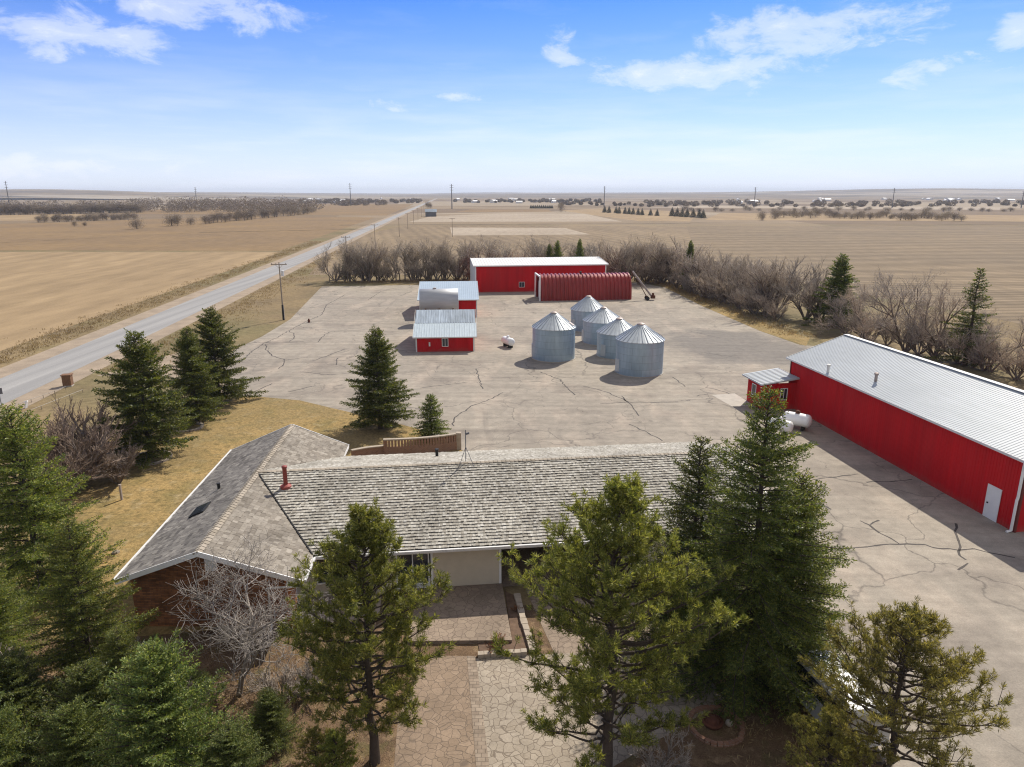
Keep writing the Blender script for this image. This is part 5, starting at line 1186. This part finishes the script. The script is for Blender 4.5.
n_c = w.noise(1.1, 8, pl_, .6, .3)
n_f = w.noise(13, 9, w.map(tc, (1,1,2.4)), .66, .35)
mask = None
def cloud(px_, py_, wpx, hpx, amp):
    global mask
    d = ray(px_, py_).normalized(); az = math.atan2(d.x, d.y); el = d.z
    vr = nt.nodes.new('ShaderNodeVectorRotate'); vr.rotation_type = 'Z_AXIS'; nt.links.new(tc, vr.inputs['Vector']); vr.inputs['Angle'].default_value = az
    mp = nt.nodes.new('ShaderNodeMapping'); nt.links.new(vr.outputs[0], mp.inputs['Vector'])
    ww, hh = wpx/FPX/2, hpx/FPX/2
    mp.inputs['Scale'].default_value = (1/ww, 0, 1/hh); mp.inputs['Location'].default_value = (0, 0, -el/hh)
    ln = nt.nodes.new('ShaderNodeVectorMath'); ln.operation = 'LENGTH'; nt.links.new(mp.outputs[0], ln.inputs[0])
    front = w.math('GREATER_THAN', xyz[1], 0.0)
    m_ = w.math('MULTIPLY', w.math('MULTIPLY', w.math('SUBTRACT', 1.0, ln.outputs['Value']), amp), front)
    m_ = w.math('MAXIMUM', m_, -.6)
    mask = m_ if mask is None else w.math('MAXIMUM', mask, m_)
for c in ((62,32,180,36,.55),(190,4,180,40,.6),(795,30,170,46,.62),(705,72,220,34,.62),(560,52,46,40,.5),(880,25,90,40,.3),(1015,32,46,30,.7),(935,70,90,22,.35),(405,105,50,18,.35),(450,96,50,8,.25),(55,165,170,26,.5)): cloud(*c)
dens = w.math('ADD', mask, w.math('MULTIPLY', w.math('SUBTRACT', n_f, .5), 1.9))
cl_ = w.ramp(dens, [(.0,0),(.4,.45),(.9,.86)], 'EASE')
cir = w.math('MULTIPLY', w.ramp(n_c, [(.52,0),(.75,1)]), .10)
lowc = w.math('MULTIPLY', w.ramp(w.noise(5, 6, w.map(tc, (1,1,9)), .55), [(.45,0),(.7,1)]), w.ramp(xyz[2], [(.0,.55),(.12,.15),(.2,0)]))
tot = w.math('MAXIMUM', w.math('MAXIMUM', cl_, cir), lowc)
tint = w.mix(1.0, hs.outputs[0], (.58,.70,1.12), 'MULTIPLY')
tint = w.mix(w.ramp(xyz[2], [(.0,.85),(.035,.66),(.09,.36),(.16,.12),(.23,0)]), tint, (7.2,7.65,8.7))   # pale vapour low over the plain
col = w.mix(tot, tint, (7.9,8.1,9.3))
# unseen broken cumulus added overhead and behind the camera as fill light
back = w.math('MAXIMUM', w.ramp(w.math('MULTIPLY', xyz[1], -1.0), [(.0,0),(.35,1)]), w.ramp(xyz[2], [(.5,0),(.72,1)]))
back = w.math('MULTIPLY', back, w.ramp(xyz[2], [(.02,0),(.12,1)]))
big = w.ramp(w.noise(3.2, 8, tc, .6, .3), [(.36,0),(.52,1)])
col = w.mix(w.math('MULTIPLY', back, big), col, (4.6,4.45,4.25))
nt.links.new(col, bg.inputs['Color']); bg.inputs['Strength'].default_value = .10
sd = bpy.data.lights.new('sun', 'SUN'); sd.energy = 4.4; sd.angle = R(.55); sd.color = (1,.93,.82); so2 = bpy.data.objects.new('sun', sd); COL.objects.link(so2)
so2.rotation_euler = SUN.to_track_quat('Z', 'Y').to_euler(); so2.location = (40,60,80)
cd = bpy.data.cameras.new('camera'); cd.sensor_width = 36; cd.lens = FPX/1024*36; cd.clip_start = .1; cd.clip_end = 40000
co = bpy.data.objects.new('camera', cd); COL.objects.link(co); co.location = (0,0,CAMH); co.rotation_euler = (math.pi/2-TH, 0, 0); S.camera = co
S.view_settings.view_transform = 'Standard'; S.view_settings.look = 'None'; S.view_settings.gamma = 1; S.view_settings.use_curve_mapping = False
S.view_settings.exposure = .42
S.cycles.max_bounces = 6; S.cycles.volume_bounces = 0; S.cycles.use_denoising = True; S.cycles.denoising_prefilter = 'NONE'; S.cycles.filter_width = 1.15; S.cycles.use_adaptive_sampling = False; S.cycles.sampling_pattern = 'BLUE_NOISE'; S.cycles.sample_clamp_indirect = 4
